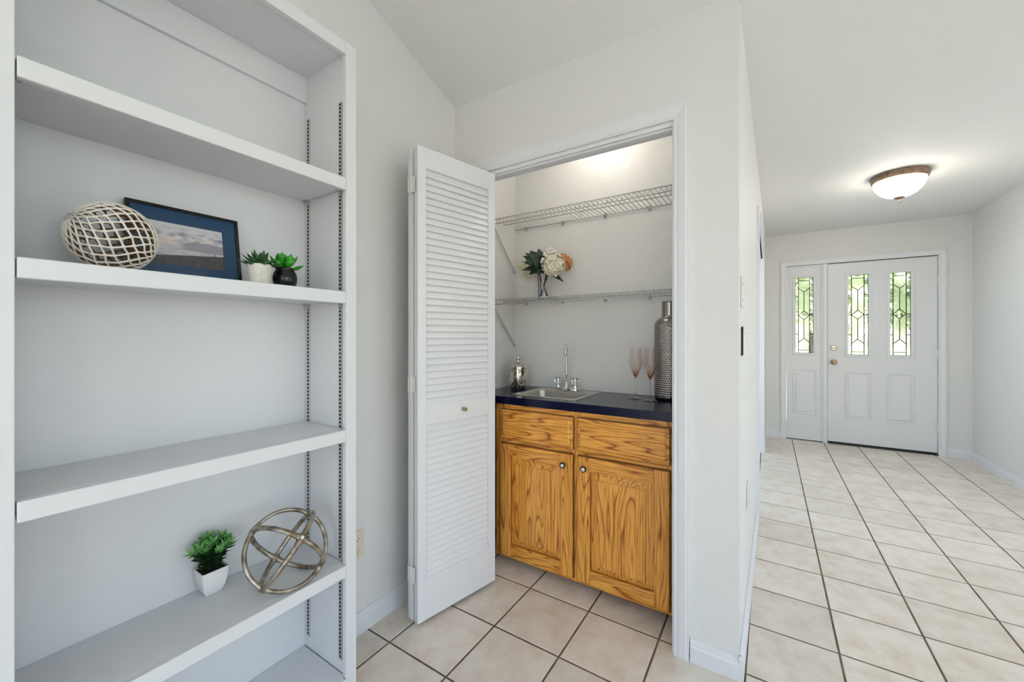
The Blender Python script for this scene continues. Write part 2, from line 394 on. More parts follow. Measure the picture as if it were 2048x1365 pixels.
def leaf_slab(name, y0, y1, zb, zt, x, th, holes):
    """door slab (y0 left > y1 right) with rectangular lights cut through"""
    ys = sorted({y0, y1, *[h[0] for h in holes], *[h[1] for h in holes]}); zs = sorted({zb, zt, *[h[2] for h in holes], *[h[3] for h in holes]})
    bm = bm_new()
    solid = lambda a, b, c, d: not any(h[1] <= a and b <= h[0] and h[3] <= c and d <= h[2] for h in holes)
    nY, nZ = len(ys)-1, len(zs)-1
    V = {}
    def v(xx, i, j):
        k = (xx, i, j)
        if k not in V: V[k] = bm.verts.new((xx, ys[i], zs[j]))
        return V[k]
    g = [[solid(ys[i], ys[i+1], zs[j], zs[j+1]) for j in range(nZ)] for i in range(nY)]
    for i in range(nY):
        for j in range(nZ):
            if not g[i][j]: continue
            for xx in (x, x+th): bm.faces.new((v(xx, i, j), v(xx, i+1, j), v(xx, i+1, j+1), v(xx, i, j+1)))
            for di, dj, e in ((-1, 0, ((i, j), (i, j+1))), (1, 0, ((i+1, j), (i+1, j+1))), (0, -1, ((i, j), (i+1, j))), (0, 1, ((i, j+1), (i+1, j+1)))):
                a, b = i+di, j+dj
                if 0 <= a < nY and 0 <= b < nZ and g[a][b]: continue
                (p, q), (r, s) = e
                bm.faces.new((v(x, p, q), v(x, r, s), v(x+th, r, s), v(x+th, p, q)))
    return bm
def raised_panel(parent, y0, y1, z0, z1, x, m):
    """embossed panel: outer bead, shallow groove, raised field"""
    bm = bm_new(); prof = [(0, 0), (.003, .007), (.009, .008), (.014, .002), (.020, .001), (.038, .0095), (.044, .010)]
    rows = []
    for w, h in prof: rows.append([bm.verts.new((x-h, a, b)) for a, b in ((y0-w, z0-w), (y1+w, z0-w), (y1+w, z1+w), (y0-w, z1+w))])
    for r0, r1 in zip(rows, rows[1:]):
        for i in range(4): bm.faces.new((r0[i], r0[(i+1) % 4], r1[(i+1) % 4], r1[i]))
    bm.faces.new(rows[-1]); return obj('raised_panel', bm, m, parent)
XD = XF+.008
w1, w2, ws = (-.744, -.917, 1.912, 1.019), (-1.090, -1.256, 1.910, 1.019), (-.259, -.431, 1.918, 1.030)
d1 = struct('door_1', leaf_slab('leaf', -.5635, -1.449, .026, 2.052, XD, .044, [w1, w2]), M['door'], 'white front door with two tall leaded glass lights and two raised panels', 'door')
for h in (w1, w2): lite(d1, *h, XD)
raised_panel(d1, -.715, -.941, .822, .296, XD, M['door']); raised_panel(d1, -1.060, -1.283, .822, .296, XD, M['door'])
boxo('sweep_gap', (XD+.004, -1.447, .0125), (XD+.04, -.566, .0262), M['black'], d1)
boxo('edge_gap', (XD+.006, -.5634, .02), (XD+.04, -.5602, 2.05), M['black'], d1)
boxo('head_gap', (XD+.006, -1.449, 2.0522), (XD+.04, -.5602, 2.0598), M['black'], d1)
def disc_knob(name, y, z, kind):
    bm = bm_new(); R = Matrix.Rotation(-PI/2, 4, 'Y')
    lathe(bm, [(0, 0), (.033, 0), (.033, .004), (.028, .012), (.022, .014), (.021, .012), (0, .012)], 28)
    bmesh.ops.transform(bm, matrix=Matrix.Translation((XD, y, z)) @ R, verts=bm.verts)
    o = obj(name, bm, M['nickel'], d1, auto=.6)
    bm = bm_new()
    if kind == 'bolt': box(bm, (XD-.024, y-.016, z-.005), (XD-.010, y+.016, z+.005), None)
    else: lathe(bm, [(0, 0), (.011, 0), (.011, .02), (.022, .030), (.027, .042), (.025, .054), (.016, .060), (0, .061)], 24); bmesh.ops.transform(bm, matrix=Matrix.Translation((XD-.008, y, z)) @ R, verts=bm.verts)
    obj('thumb_turn' if kind == 'bolt' else 'knob_grip', bm, M['brass'], o, auto=.6, bevel=.002 if kind == 'bolt' else 0)
disc_knob('deadbolt', -.616, 1.090, 'bolt'); disc_knob('door_knob', -.616, .932, 'knob')
for z in (1.795, 1.040, .300):
    bm = bm_new()
    tube(bm, [(XD-.006, -1.4515, z-.048), (XD-.006, -1.4515, z+.048)], .0065, 10)
    box(bm, (XD-.0022, -1.449, z-.045), (XD-.0005, -1.425, z+.045)); box(bm, (XD-.0145, -1.470, z-.045), (XD-.013, -1.4535, z+.045))
    for k in (-.016, .016): tube(bm, [(XD-.006, -1.4515, z+k-.001), (XD-.006, -1.4515, z+k+.001)], .0072, 10)
    obj('hinge', bm, M['plate'], d1)
w = struct('window_1', leaf_slab('side', -.176, -.5195, .012, 2.058, XD, .044, [ws]), M['door'], 'white sidelight panel with one leaded glass light beside the front door', 'window')
lite(w, *ws, XD); raised_panel(w, -.232, -.458, .831, .312, XD, M['door'])
bm = bm_new()
for a in (((XD-.012, -.195, .0125), (XD, -.1735, 2.055)), ((XD-.012, -.5195, .0125), (XD, -.502, 2.055)), ((XD-.012, -.502, 2.035), (XD, -.195, 2.055)), ((XD-.012, -.502, .0125), (XD, -.195, .05))): box(bm, *a)
obj('stop_moulding', bm, M['trim'], w, bevel=.003)

# ---------------------------------------------------------------- bookcase
BX0, BX1, BF, BB_ = .078, .834, 1.157, 1.418            # outer left/right, front, back
IX0, IX1 = .118, .795
bk = thing('bookcase', 'tall white bookcase with open adjustable shelves against the cream wall', 'bookcase', (.456, 1.29, 0))
def bpart(name, a, b, m=None, parent=None, bevel=.0015):
    o = boxo(name, a, b, m or M['case'], None, bevel); o.parent = parent or bk; o.matrix_parent_inverse = Matrix.Translation((-.456, -1.29, 0)); return o
def under(o): o.parent = bk; o.matrix_parent_inverse = Matrix.Translation((-.456, -1.29, 0)); return o
bpart('side_panel', (IX1+.008, BF+.018, 0), (BX1, BB_, 2.16)); bpart('side_panel', (BX0, BF+.018, 0), (IX0-.008, BB_, 2.16))
bpart('stile', (IX1, BF, 0), (BX1, BF+.0185, 2.181)); bpart('stile', (BX0, BF, 0), (IX0, BF+.0185, 2.181))
bpart('top_rail', (IX0, BF, 2.141), (IX1, BF+.0185, 2.181)); bpart('top_panel', (BX0, BF+.0185, 2.150), (BX1, BB_, 2.170))
bpart('back_panel', (IX0-.008, 1.410, .02), (IX1+.008, BB_, 2.150)); bpart('hanging_cleat', (IX0-.008, 1.397, 2.060), (IX1+.008, 1.410, 2.150))
bpart('toe_kick', (IX0, BF+.004, 0), (IX1, BF+.0185, .070))
SH = [1.736, 1.367, .917, .477, .108]
for k, z in enumerate(SH):
    s = bpart('shelf', (IX0-.004, BF+.018, z-.030), (IX1+.004, 1.4095, z))
    n = boxo('shelf_nosing', (IX0+.0022, BF-.004, z-.039), (IX1-.0022, BF+.018, z), M['case'], s, .0025)
stdM = material('shelf_standard_steel', (.55, .55, .55), .45, .6)
for X, sg in ((IX1+.008, -1), (IX0-.008, 1)):
    for Y in (1.384, 1.195):
        st = bpart('shelf_standard', (min(X, X+sg*.004), Y-.008, .150), (max(X, X+sg*.004), Y+.008, 1.998), stdM, bevel=0)
        bm = bm_new(); z = .158
        while z < 1.99:
            if not any(zs-.04 < z < zs for zs in SH): box(bm, (min(X+sg*.0035, X+sg*.0046), Y-.0050, z), (max(X+sg*.0035, X+sg*.0046), Y+.0050, z+.0066))
            z += .0127
        tag(obj('slots', bm, M['black'], st), kind='stuff')
        for z in SH[:4]:
            bm = bm_new(); a, b = sorted((X+sg*.002, X+sg*.020)); box(bm, (a, Y-.006, z-.0325), (b, Y+.006, z-.0303)); a, b = sorted((X+sg*.0041, X+sg*.008)); box(bm, (a, Y-.005, z-.050), (b, Y+.005, z-.0303))
            under(obj('shelf_clip', bm, stdM, None))

# ---------------------------------------------------------------- bifold closet door
bf = thing('door_2', 'white louvered bifold door standing folded open at the closet', 'door', (1.64, 1.20, 0), kind='structure')
PW, PH, PT = .432, 2.005, .028
def bif_panel(p0, p1, side, knob):
    """panel whose visible face runs p0 -> p1 on the floor; thickness goes to 'side'"""
    p0, p1 = Vector((*p0, 0)), Vector((*p1, 0)); d = (p1-p0).normalized(); nrm = Vector((d.y, -d.x, 0))*side
    mtx = Matrix(((d.x, nrm.x, 0, p0.x), (d.y, nrm.y, 0, p0.y), (0, 0, 1, .018), (0, 0, 0, 1)))
    L = (p1-p0).length; sl, sr = .040, .042
    bm = bm_new()
    for a, b in (((0, -PT, 0), (sl, 0, PH)), ((L-sr, -PT, 0), (L, 0, PH)), ((sl, -PT, 0), (L-sr, 0, .175)), ((sl, -PT, .826), (L-sr, 0, .912)), ((sl, -PT, 1.918), (L-sr, 0, PH))): box(bm, a, b)
    o = obj('door_panel', bm, M['door'], bf, bevel=.0015); o.matrix_parent_inverse = Matrix.Translation((-1.64, -1.20, 0)); o.matrix_basis = mtx
    sm = bm_new(); th = math.radians(20); hd, ht = .0192, .0034
    Rr = Matrix.Rotation(-th, 4, 'X')
    w_ = L-sl-sr-.001
    # slat: blade leaning with its outer edge down
    prism(sm, [(-ht, -hd), (0, -hd-.001), (ht, -hd+.001), (ht, hd-.001), (0, hd+.001), (-ht, hd)], lambda p, s: (w_*(s-.5), *( (p[0]*math.cos(th)-p[1]*math.sin(th), p[0]*math.sin(th)+p[1]*math.cos(th)) )))
    me = mesh_of('louver_slat', sm); me.materials.append(M['door'])
    for z0, z1, n in ((.175, .826, 23), (.912, 1.918, 35)):
        for k in range(n):
            s = link('louver_slat', me, None, o); s.location = (sl+w_/2, -PT/2, z0+(z1-z0)*(k+.5)/n)
    if knob:
        kb = bm_new(); lathe(kb, [(0, 0), (.009, 0), (.008, .004), (.005, .008), (.0095, .014), (.0085, .019), (0, .021)], 20)
        bmesh.ops.transform(kb, matrix=Matrix.Translation((L*.545, 0, .871)) @ Matrix.Rotation(-PI/2, 4, 'X'), verts=kb.verts)
        obj('door_knob', kb, M['brass'], o, auto=.7)
    return o
bif_panel((1.181, 1.231), (1.606, 1.137), 1, True)
bif_panel((1.628, 1.222), (1.190, 1.2985), 1, False).location.z = .018
for z in (.22, 1.02, 1.86):
    bm = bm_new(); tube(bm, [(1.176, 1.264, z-.035), (1.176, 1.264, z+.035)], .0045, 8); box(bm, (1.1745, 1.246, z-.032), (1.178, 1.284, z+.032))
    o = obj('hinge', bm, M['plate'], bf); o.matrix_parent_inverse = Matrix.Translation((-1.64, -1.20, 0))

# ---------------------------------------------------------------- base cabinet, countertop
FX, CZ = 1.785, .900
cab = thing('base_cabinet', 'golden oak base cabinet with two doors under the navy countertop', 'cabinet', (2.0, .786, 0))
INV = Matrix.Translation((-2.0, -.786, 0))
def cpart(name, bm, m, bevel=0, **k): o = obj(name, bm, m, None, bevel=bevel, **k); o.parent = cab; o.matrix_parent_inverse = INV; return o
bm = bm_new()
for a, b in (((FX+.019, .318, .04), (2.238, .336, .858)), ((FX+.019, 1.236, .04), (2.238, 1.254, .858)), ((FX+.019, .336, .04), (2.238, 1.236, .058)), ((2.226, .336, .058), (2.238, 1.236, .858))): box(bm, a, b)
cpart('carcass', bm, M['oak_v'])
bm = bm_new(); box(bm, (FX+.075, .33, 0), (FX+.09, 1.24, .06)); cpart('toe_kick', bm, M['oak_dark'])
CYM = .7835
for a, b in (((FX, 1.200, .036), (FX+.019, 1.256, .860)), ((FX, .316, .036), (FX+.019, .366, .860)), ((FX, CYM-.022, .036), (FX+.019, CYM+.022, .860))):
    o = cpart('face_stile', box(bm_new(), a, b), M['oak_v'], .001)
for z0, z1 in ((.036, .062), (.640, .680), (.822, .860)):
    for y0, y1 in ((.366, CYM-.022), (CYM+.022, 1.200)): cpart('face_rail', box(bm_new(), (FX, y0, z0), (FX+.019, y1, z1)), M['oak_h'], .001)
def rim_panel(x, y0, y1, z0, z1, prof):
    """rectangular front whose edge steps follow prof (inset, depth towards room)"""
    bm = bm_new(); rows = []
    for w, h in prof: rows.append([bm.verts.new((x-h, a, b)) for a, b in ((y0+w, z0+w), (y1-w, z0+w), (y1-w, z1-w), (y0+w, z1-w))])
    for r0, r1 in zip(rows, rows[1:]):
        for i in range(4): bm.faces.new((r0[i], r0[(i+1) % 4], r1[(i+1) % 4], r1[i]))
    bm.faces.new(rows[-1]); bm.faces.new(rows[0][::-1]); return bm
DL, DR = (CYM+.013, 1.216), (.353, CYM-.013)
for y0, y1 in (DL, DR):
    cpart('drawer_front', rim_panel(FX-FXG, y0, y1, .676, .831, [(0, 0), (0, .010), (.003, .013), (.012, .0135), (.014, .0165), (.022, .019), (.027, .019)]), M['oak_h'])
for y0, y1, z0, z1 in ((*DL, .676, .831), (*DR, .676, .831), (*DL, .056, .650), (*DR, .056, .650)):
    e_ = .0032; cpart('shadow_edge', box(bm_new(), (FX-FXG-.001, y0-e_, z0-e_), (FX-.0005, y1+e_, z1+e_)), M['oak_dark'])  # dark strips paint the shadow line round each door and drawer front
for k, (y0, y1) in enumerate((DL, DR)):
    z0, z1, fw = .056, .650, .063
    x0, x1 = FX-.0225, FX-FXG
    bm = bm_new()
    for a, b in ((y0, y0+fw), (y1-fw, y1)): box(bm, (x0, a, z0), (x1, b, z1))
    dr = cpart('cabinet_door', bm, M['oak_v'], .004)
    for a, b in ((z0, z0+fw), (z1-fw, z1)): obj('rail', box(bm_new(), (x0+.0004, y0+fw, a), (x1, y1-fw, b)), M['oak_h'], dr, bevel=.003)
    obj('groove_shade_back', box(bm_new(), (x1-.0012, y0+fw-.002, z0+fw-.002), (x1-.0002, y1-fw+.002, z1-fw+.002)), M['oak_dark'], dr)  # dark sheet paints shade into the groove around the raised panel
    g_ = .0030
    pan = rim_panel(x1-.0012, y0+fw+g_, y1-fw-g_, z0+fw+g_, z1-fw-g_, [(0, 0), (0, .001), (.003, .0018), (.031, .0115), (.032, .0158), (.0345, .0163)])
    obj('raised_panel', pan, M['oak_v'], dr)
    ky = CYM+(.054 if k == 0 else -.053)
    for nm, pr, mt in (('knob', [(0, 0), (.006, 0), (.006, .010), (.0125, .014), (.0150, .019), (.0145, .023), (.0095, .024), (.0095, .0225), (0, .0225)], material('dark_bronze', (.05, .042, .036), .35, .9) if k == 0 else None), ('knob_button', [(0, .0205), (.0093, .0205), (.0085, .0255), (.004, .0275), (0, .028)], material('white_porcelain', (.82, .81, .78), .15) if k == 0 else None)):
        if mt: M[nm] = mt
        kb = lathe(bm_new(), pr, 22); bmesh.ops.transform(kb, matrix=Matrix.Translation((x0, ky, .600)) @ Matrix.Rotation(-PI/2, 4, 'Y'), verts=kb.verts)
        obj(nm, kb, M[nm], dr, auto=.7)
# countertop with sink cut-out
SX0, SX1, SY0, SY1 = 1.842, 2.188, .812, 1.196
bm = bm_new()
for a, b in (((1.768, .168, .860), (SX0+.02, 1.418, CZ)), ((SX1-.02, .168, .860), (2.238, 1.418, CZ)), ((SX0+.02, .168, .860), (SX1-.02, SY0+.02, CZ)), ((SX0+.02, SY1-.02, .860), (SX1-.02, 1.418, CZ))): box(bm, a, b)
bmesh.ops.remove_doubles(bm, verts=bm.verts, dist=1e-5)
tag(obj('countertop', bm, M['counter']), 'dark navy laminate countertop over the oak cabinet', 'countertop')
# sink
def rrect(x0, x1, y0, y1, r, n=5):
    p = []
    for cx_, cy_, a0 in ((x1-r, y1-r, 0), (x0+r, y1-r, PI/2), (x0+r, y0+r, PI), (x1-r, y0+r, 1.5*PI)):
        for k in range(n+1): a = a0+PI/2*k/n; p.append((cx_+r*math.cos(a), cy_+r*math.sin(a)))
    return p
sk = thing('bar_sink', 'small square stainless steel drop-in bar sink in the countertop', 'sink', (2.015, 1.004, CZ))
SINV = Matrix.Translation((-2.015, -1.004, -CZ))
bm = bm_new(); rows = []
bx0, bx1, by0, by1 = SX0+.022, SX1-.078, SY0+.030, SY1-.030
for (x0, x1, y0, y1, r, z) in ((SX0, SX1, SY0, SY1, .02, CZ+.0004), (SX0+.001, SX1-.001, SY0+.001, SY1-.001, .02, CZ+.004), (SX0+.008, SX1-.008, SY0+.008, SY1-.008, .018, CZ+.0055),
        (bx0-.012, bx1+.012, by0-.012, by1+.012, .05, CZ+.0045), (bx0-.004, bx1+.004, by0-.004, by1+.004, .048, CZ+.002), (bx0, bx1, by0, by1, .045, CZ-.004), (bx0+.010, bx1-.010, by0+.010, by1-.010, .040, CZ-.115), (bx0+.03, bx1-.03, by0+.03, by1-.03, .03, CZ-.13)):
    rows.append([bm.verts.new((x, y, z)) for x, y in rrect(x0, x1, y0, y1, r)])
for r0, r1 in zip(rows, rows[1:]):
    for i in range(len(r0)): bm.faces.new((r0[i], r0[(i+1) % len(r0)], r1[(i+1) % len(r1)], r1[i]))
bm.faces.new(rows[-1])
o = obj('basin', bm, M['steel'], sk, auto=.8); o.matrix_parent_inverse = SINV
o = obj('drain', lathe(bm_new(), [(.032, .0005), (.030, .004), (.022, .003), (.020, .001), (0, .001)], 24, ((bx0+bx1)/2, (by0+by1)/2, CZ-.13)), M['chrome'], sk, auto=.8); o.matrix_parent_inverse = SINV
# faucet
fz = CZ+.0062; fx, fy = 2.150, 1.006
fa = thing('faucet', 'chrome gooseneck bar faucet with two clear knob handles', 'faucet', (fx, fy, fz))
FINV = Matrix.Translation((-fx, -fy, -fz))
def fpart(name, bm, m, parent=None, **k):
    o = obj(name, bm, m, parent or fa, **k)
    if parent is None: o.matrix_parent_inverse = FINV
    return o
bm = bm_new(); A = [(fx+a*.030, fy+b*.082) for a, b in ()]
pl = rrect(fx-.026, fx+.026, fy-.080, fy+.080, .024); rows = []
for ins, z in ((0, 0), (0, .010), (.004, .016), (.010, .018)):
    rows.append([bm.verts.new((fx+(x-fx)*(1-ins/.026), fy+(y-fy)*(1-ins/.08), fz+z)) for x, y in pl])
for r0, r1 in zip(rows, rows[1:]):
    for i in range(len(r0)): bm.faces.new((r0[i], r0[(i+1) % len(r0)], r1[(i+1) % len(r1)], r1[i]))
bm.faces.new(rows[-1]); bm.faces.new(rows[0][::-1]); fpart('base_plate', bm, M['chrome'], auto=.7)
dv = Vector((-.93, -.37, 0)); rad = .048; top = 1.183-.008-rad
pts = [Vector((fx, fy, fz+.016)), Vector((fx, fy, fz+.10)), Vector((fx, fy, top))]
for k in range(1, 13): a = PI*k/12*.93; pts.append(Vector((fx, fy, top))+dv*(rad*(1-math.cos(a)))+Vector((0, 0, rad*math.sin(a))))
pts.append(pts[-1]+(pts[-1]-pts[-2]).normalized()*.012)
fpart('spout', tube(bm_new(), pts, .0072, 12), M['chrome'], smooth=True)
e = pts[-1]; dn = (pts[-1]-pts[-2]).normalized()
fpart('aerator', tube(bm_new(), [e-dn*.004, e+dn*.012], .0105, 14), M['chrome'], auto=.7)
fpart('spout_collar', lathe(bm_new(), [(.021, 0), (.020, .006), (.013, .014), (.011, .030), (.0085, .033), (0, .033)], 20, (fx, fy, fz+.017)), M['chrome'], auto=.7)
acr = material('clear_acrylic', (1, 1, 1), .02, trans=1, ior=1.45)
for dy in (.055, -.055):
    h = fpart('handle_stem', lathe(bm_new(), [(.017, 0), (.016, .008), (.010, .012), (.008, .030), (.005, .05), (0, .05)], 18, (fx, fy+dy, fz+.0165)), M['chrome'], auto=.7)
    bm = bm_new(); lathe(bm, [(0, 0), (.012, .0), (.020, .010), (.0225, .026), (.020, .038), (.012, .042), (0, .040)], 8, (fx, fy+dy, fz+.030)); fpart('acrylic_knob', bm, acr, h)
    fpart('knob_cap', lathe(bm_new(), [(.013, 0), (.012, .003), (0, .004)], 16, (fx, fy+dy, fz+.0725)), M['chrome'], h, auto=.7)

# ---------------------------------------------------------------- wire shelves
def rods(bm, pts_list, r=.0022, n=5):
    for p in pts_list: tube(bm, p, r, n)
XSF, XSB = 1.957, 2.232
wire_me = None
def wire_shelf(z, label):
    w = thing('wire_shelf', label, 'shelf', (2.1, .79, z)); inv = Matrix.Translation((-2.1, -.79, -z))
    def part(name, bm, **k): o = obj(name, bm, M['wire'], w, smooth=True); o.matrix_parent_inverse = inv; return o
    y0, y1 = .172, 1.414
    global wire_me
    if wire_me is None:
        wire_me = mesh_of('deck_wire', tube(bm_new(), [(XSB, 0, 0), (XSF+.004, 0, 0), (XSF, 0, -.004), (XSF, 0, -.031)], .0017, 5), True); wire_me.materials.append(M['wire'])
    y = y0+.008
    while y < y1:
        o = link('deck_wire', wire_me, None, w); o.matrix_parent_inverse = inv; o.location = (0, y, z); y += .0254
    for nm, x, zz in (('front_rod', XSF, z-.0035), ('lip_rod', XSF-.0005, z-.031), ('back_rod', XSB, z-.0035), ('middle_rod', XSF+.135, z-.0035)):
        part(nm, tube(bm_new(), [(x, y0, zz), (x, y1, zz)], .0030, 8))
    part('brace', tube(bm_new(), [(XSF+.01, 1.405, z-.034), (2.20, 1.407, z-.268), (2.224, 1.412, z-.288)], .0065, 8, sx=.5, up=(0, 0, 1)))
    sc = obj('brace_screw', tube(bm_new(), [(2.216, 1.406, z-.282), (2.216, 1.4185, z-.282)], .006, 10), M['steel'], w); sc.matrix_parent_inverse = inv
    for y in (1.33, 1.07, .80, .55, .30):
        bm = bm_new(); box(bm, (XSB-.008, y-.008, z-.010), (2.2385, y+.008, z+.006)); tube(bm, [(2.2385, y, z-.014), (2.228, y, z-.014)], .007, 10); part('wall_clip', bm)
    return w
wire_shelf(1.930, 'upper white wire closet shelf seen from below, holding nothing')
wire_shelf(1.445, 'lower white wire closet shelf with the glass flower vase on it')

# closet ceiling lamp above the header
cl = thing('closet_lamp', 'small round globe lamp on the closet ceiling', 'lamp', (1.97, .80, HC))
glow = material('warm_globe_glass', (.9, .85, .75), .4, emit=(1, .94, .85), estr=17)
obj('lamp_base', lathe(bm_new(), [(0, 0), (.06, 0), (.058, -.02), (.035, -.03), (0, -.03)], 24), M['plate'], cl, auto=.6)
obj('globe', lathe(bm_new(), [(.030, -.028)] + [(.055*math.sin(a), -.080-.055*math.cos(PI-a)) for a in [PI*(.17+.83*k/10) for k in range(10)]] + [(0, -.135)], 24), glow, cl, smooth=True)

# hall ceiling light
L = Vector((4.094, -.820, HC))
hl = thing('ceiling_light', 'flush ceiling light with glowing white glass bowl and bronze ring', 'light', L)
ringM = mottled(material('aged_bronze_ring', (.35, .25, .17), .45, .5), 30, (.20, .12, .07), (.34, .25, .18))
bowlM = material('glowing_alabaster_glass', (1, .98, .94), .35, emit=(1, .92, .81), estr=22)
tn = NT(bowlM); tc = tn.n('TexCoord'); sp = tn.n('SeparateXYZ'); tn.l(tc.outputs['Object'], sp.inputs[0]); mr = tn.n('MapRange')
for i_, v_ in ((1, -.05), (2, -.15), (3, 5.0), (4, 30.0)): mr.inputs[i_].default_value = v_
tn.l(sp.outputs[2], mr.inputs[0]); tn.l(mr.outputs[0], tn.b.inputs['Emission Strength'])
obj('ring', lathe(bm_new(), [(.120, 0), (.165, -.002), (.168, -.012), (.160, -.020), (.163, -.032), (.158, -.046), (.150, -.050), (.144, -.044), (.12, -.03)], 48), ringM, hl, auto=.7)
obj('glass_bowl', lathe(bm_new(), [(.149*math.cos(a), -.044-.130*math.sin(a)) for a in [PI/2*k/14 for k in range(15)]], 48), bowlM, hl, smooth=True)
obj('finial', lathe(bm_new(), [(0, -.168), (.034, -.170), (.033, -.174), (.022, -.180), (.010, -.186), (.0075, -.190), (.0095, -.197), (.006, -.205), (0, -.206)], 20), ringM, hl, auto=.7)

# ---------------------------------------------------------------- switches, outlets, door stop
def rot_box(bm, a, b): return box(bm, a, b)
def outlet(label, at, ax, u0, z0, m, gap=0):
    """duplex outlet plate .07 x .115; ax 'y': wall plane y=at facing -y"""
    t = thing('wall_outlet', label, 'outlet', (u0+.035, at, z0)); inv = Matrix.Translation((-(u0+.035), -at, -z0))
    o = obj('cover_plate', box(bm_new(), (u0, at-.006, z0), (u0+.07, at-.0003, z0+.115)), m, t, bevel=.002); o.matrix_parent_inverse = inv
    for dz in (.034, .081):
        bm = bm_new(); prism(bm, [(u0+.035+.0165*math.cos(2*PI*k/20), z0+dz+min(.0135, max(-.0135, .0165*math.sin(2*PI*k/20)))) for k in range(20)], lambda p, s: (p[0], at-.006-.0018*s, p[1])); f = obj('socket', bm, m, o)
        bm = bm_new()
        for dx in (-.006, .006): box(bm, (u0+.035+dx-.001, at-.0081, z0+dz-.001), (u0+.035+dx+.001, at-.0077, z0+dz+.007))
        tube(bm, [(u0+.035, at-.0081, z0+dz-.007), (u0+.035, at-.0077, z0+dz-.007)], .0023, 8)
        # socket faces hold their slots as part of the plate
        obj('socket_slots', bm, M['black'], o)
    obj('plate_screw', tube(bm_new(), [(u0+.035, at-.0072, z0+.0575), (u0+.035, at-.0058, z0+.0575)], .003, 8), m, o)
outlet('ivory duplex outlet low on the cream wall beside the bookcase', YL, 'y', .988, .309, M['ivory'])
outlet('small white duplex outlet low on the hallway wall below the switches', skew(2.08)-.0003, 'y', 2.05, .448, M['plate'])
def switch(label, x0, z0, tilt):
    y = skew(x0+.035)
    t = thing('light_switch', label, 'switch', (x0+.035, y, z0)); inv = Matrix.Translation((-(x0+.035), -y, -z0))
    if tilt:
        o = obj('wall_box', box(bm_new(), (x0+.004, y-.007, z0+.004), (x0+.06, y-.0004, z0+.111)), M['black'], t); o.matrix_parent_inverse = inv
    yo = y - (.0072 if tilt else .0004)
    p = obj('cover_plate', box(bm_new(), (x0, yo-.005, z0), (x0+.07, yo, z0+.115)), M['plate'], t, bevel=.0015); p.matrix_parent_inverse = inv
    bm = bm_new(); prism(bm, [(0, -.008), (0, .008), (-.014, .012), (-.016, .004)], lambda q, s: (x0+.030+.010*s, yo-.005+q[0], z0+.0575+q[1])); obj('toggle', bm, M['plate'], p)
    for dz in (.027, .088): obj('plate_screw', tube(bm_new(), [(x0+.035, yo-.0062, z0+dz), (x0+.035, yo-.004, z0+dz)], .003, 8), M['brass'], p)
switch('upper white toggle light switch on the hallway wall, plate flush', 1.700, 1.331, False)
switch('lower white toggle light switch on the hallway wall, plate standing off its box', 1.715, 1.146, True)
ds = thing('door_stop', 'white spring door stop on the long hallway baseboard', 'door stop', (4.95, YR+.014, .045))
bm = bm_new(); pts = []
for k in range(120): a = 2*PI*k/10; pts.append((.0055*math.cos(a), .006+.05*k/120, .0055*math.sin(a)))
obj('spring', tube(bm, pts, .0012, 5), M['plate'], ds)
bm = bm_new(); tube(bm, [(0, 0, 0), (0, .007, 0)], .010, 14); obj('mount', bm, M['plate'], ds)
bm = bm_new(); tube(bm, [(0, .054, 0), (0, .068, 0)], .0085, 14); obj('rubber_tip', bm, M['plate'], ds)

# ---------------------------------------------------------------- things on the countertop
def lathe_thing(root, name, prof, m, n=36, auto=.7, parent=None, close=False):
    return obj(name, lathe(bm_new(), prof, n, close=close), m, parent or root, auto=auto)
merc = material('mercury_glass_silver', (.78, .74, .66), .10, 1)
t_ = NT(merc); tc = t_.n('TexCoord'); nz = t_.n('TexNoise'); nz.inputs['Scale'].default_value = 55; nz.inputs['Detail'].default_value = 5
t_.l(tc.outputs['Object'], nz.inputs['Vector']); t_.l(t_.ramp(nz.outputs[0], [(.34, (.22, .17, .10)), (.46, (.74, .70, .62)), (.7, (.86, .84, .80))]), t_.b.inputs['Base Color']); t_.bump(nz.outputs[0], .15, .002)
can = thing('lidded_canister', 'silver mercury glass canister with knobbed lid at the closet side wall', 'canister', (2.062, 1.288, CZ))
lathe_thing(can, 'body', [(0, .0005), (.046, .0005), (.049, .006), (.054, .05), (.057, .10), (.0575, .128), (.054, .128), (.052, .05), (0, .012)], merc, 40)
bm = bm_new()
for k in range(14):
    for sg in (1, -1):
        pts = []
        for q in range(9):
            f = q/8; z = .018+f*.085; r = .0500+.0078*f+.0004; a = 2*PI*k/14+sg*f*.9
            pts.append((r*math.cos(a), r*math.sin(a), z))
        tube(bm, pts, .0009, 4)
tag(obj('diamond_threads', bm, material('pale_gold_thread', (.85, .80, .66), .3, .7), can), kind='stuff')
lid = lathe_thing(can, 'lid', [(0, .1285), (.0575, .1285), (.061, .131), (.061, .138), (.056, .146), (.036, .156), (.014, .162), (.008, .166), (0, .166)], merc, 40)
lathe_thing(can, 'lid_knob', [(.007, .164), (.0065, .176), (.010, .180), (.0135, .188), (.0135, .195), (.009, .203), (0, .205)], merc, 24, parent=lid)

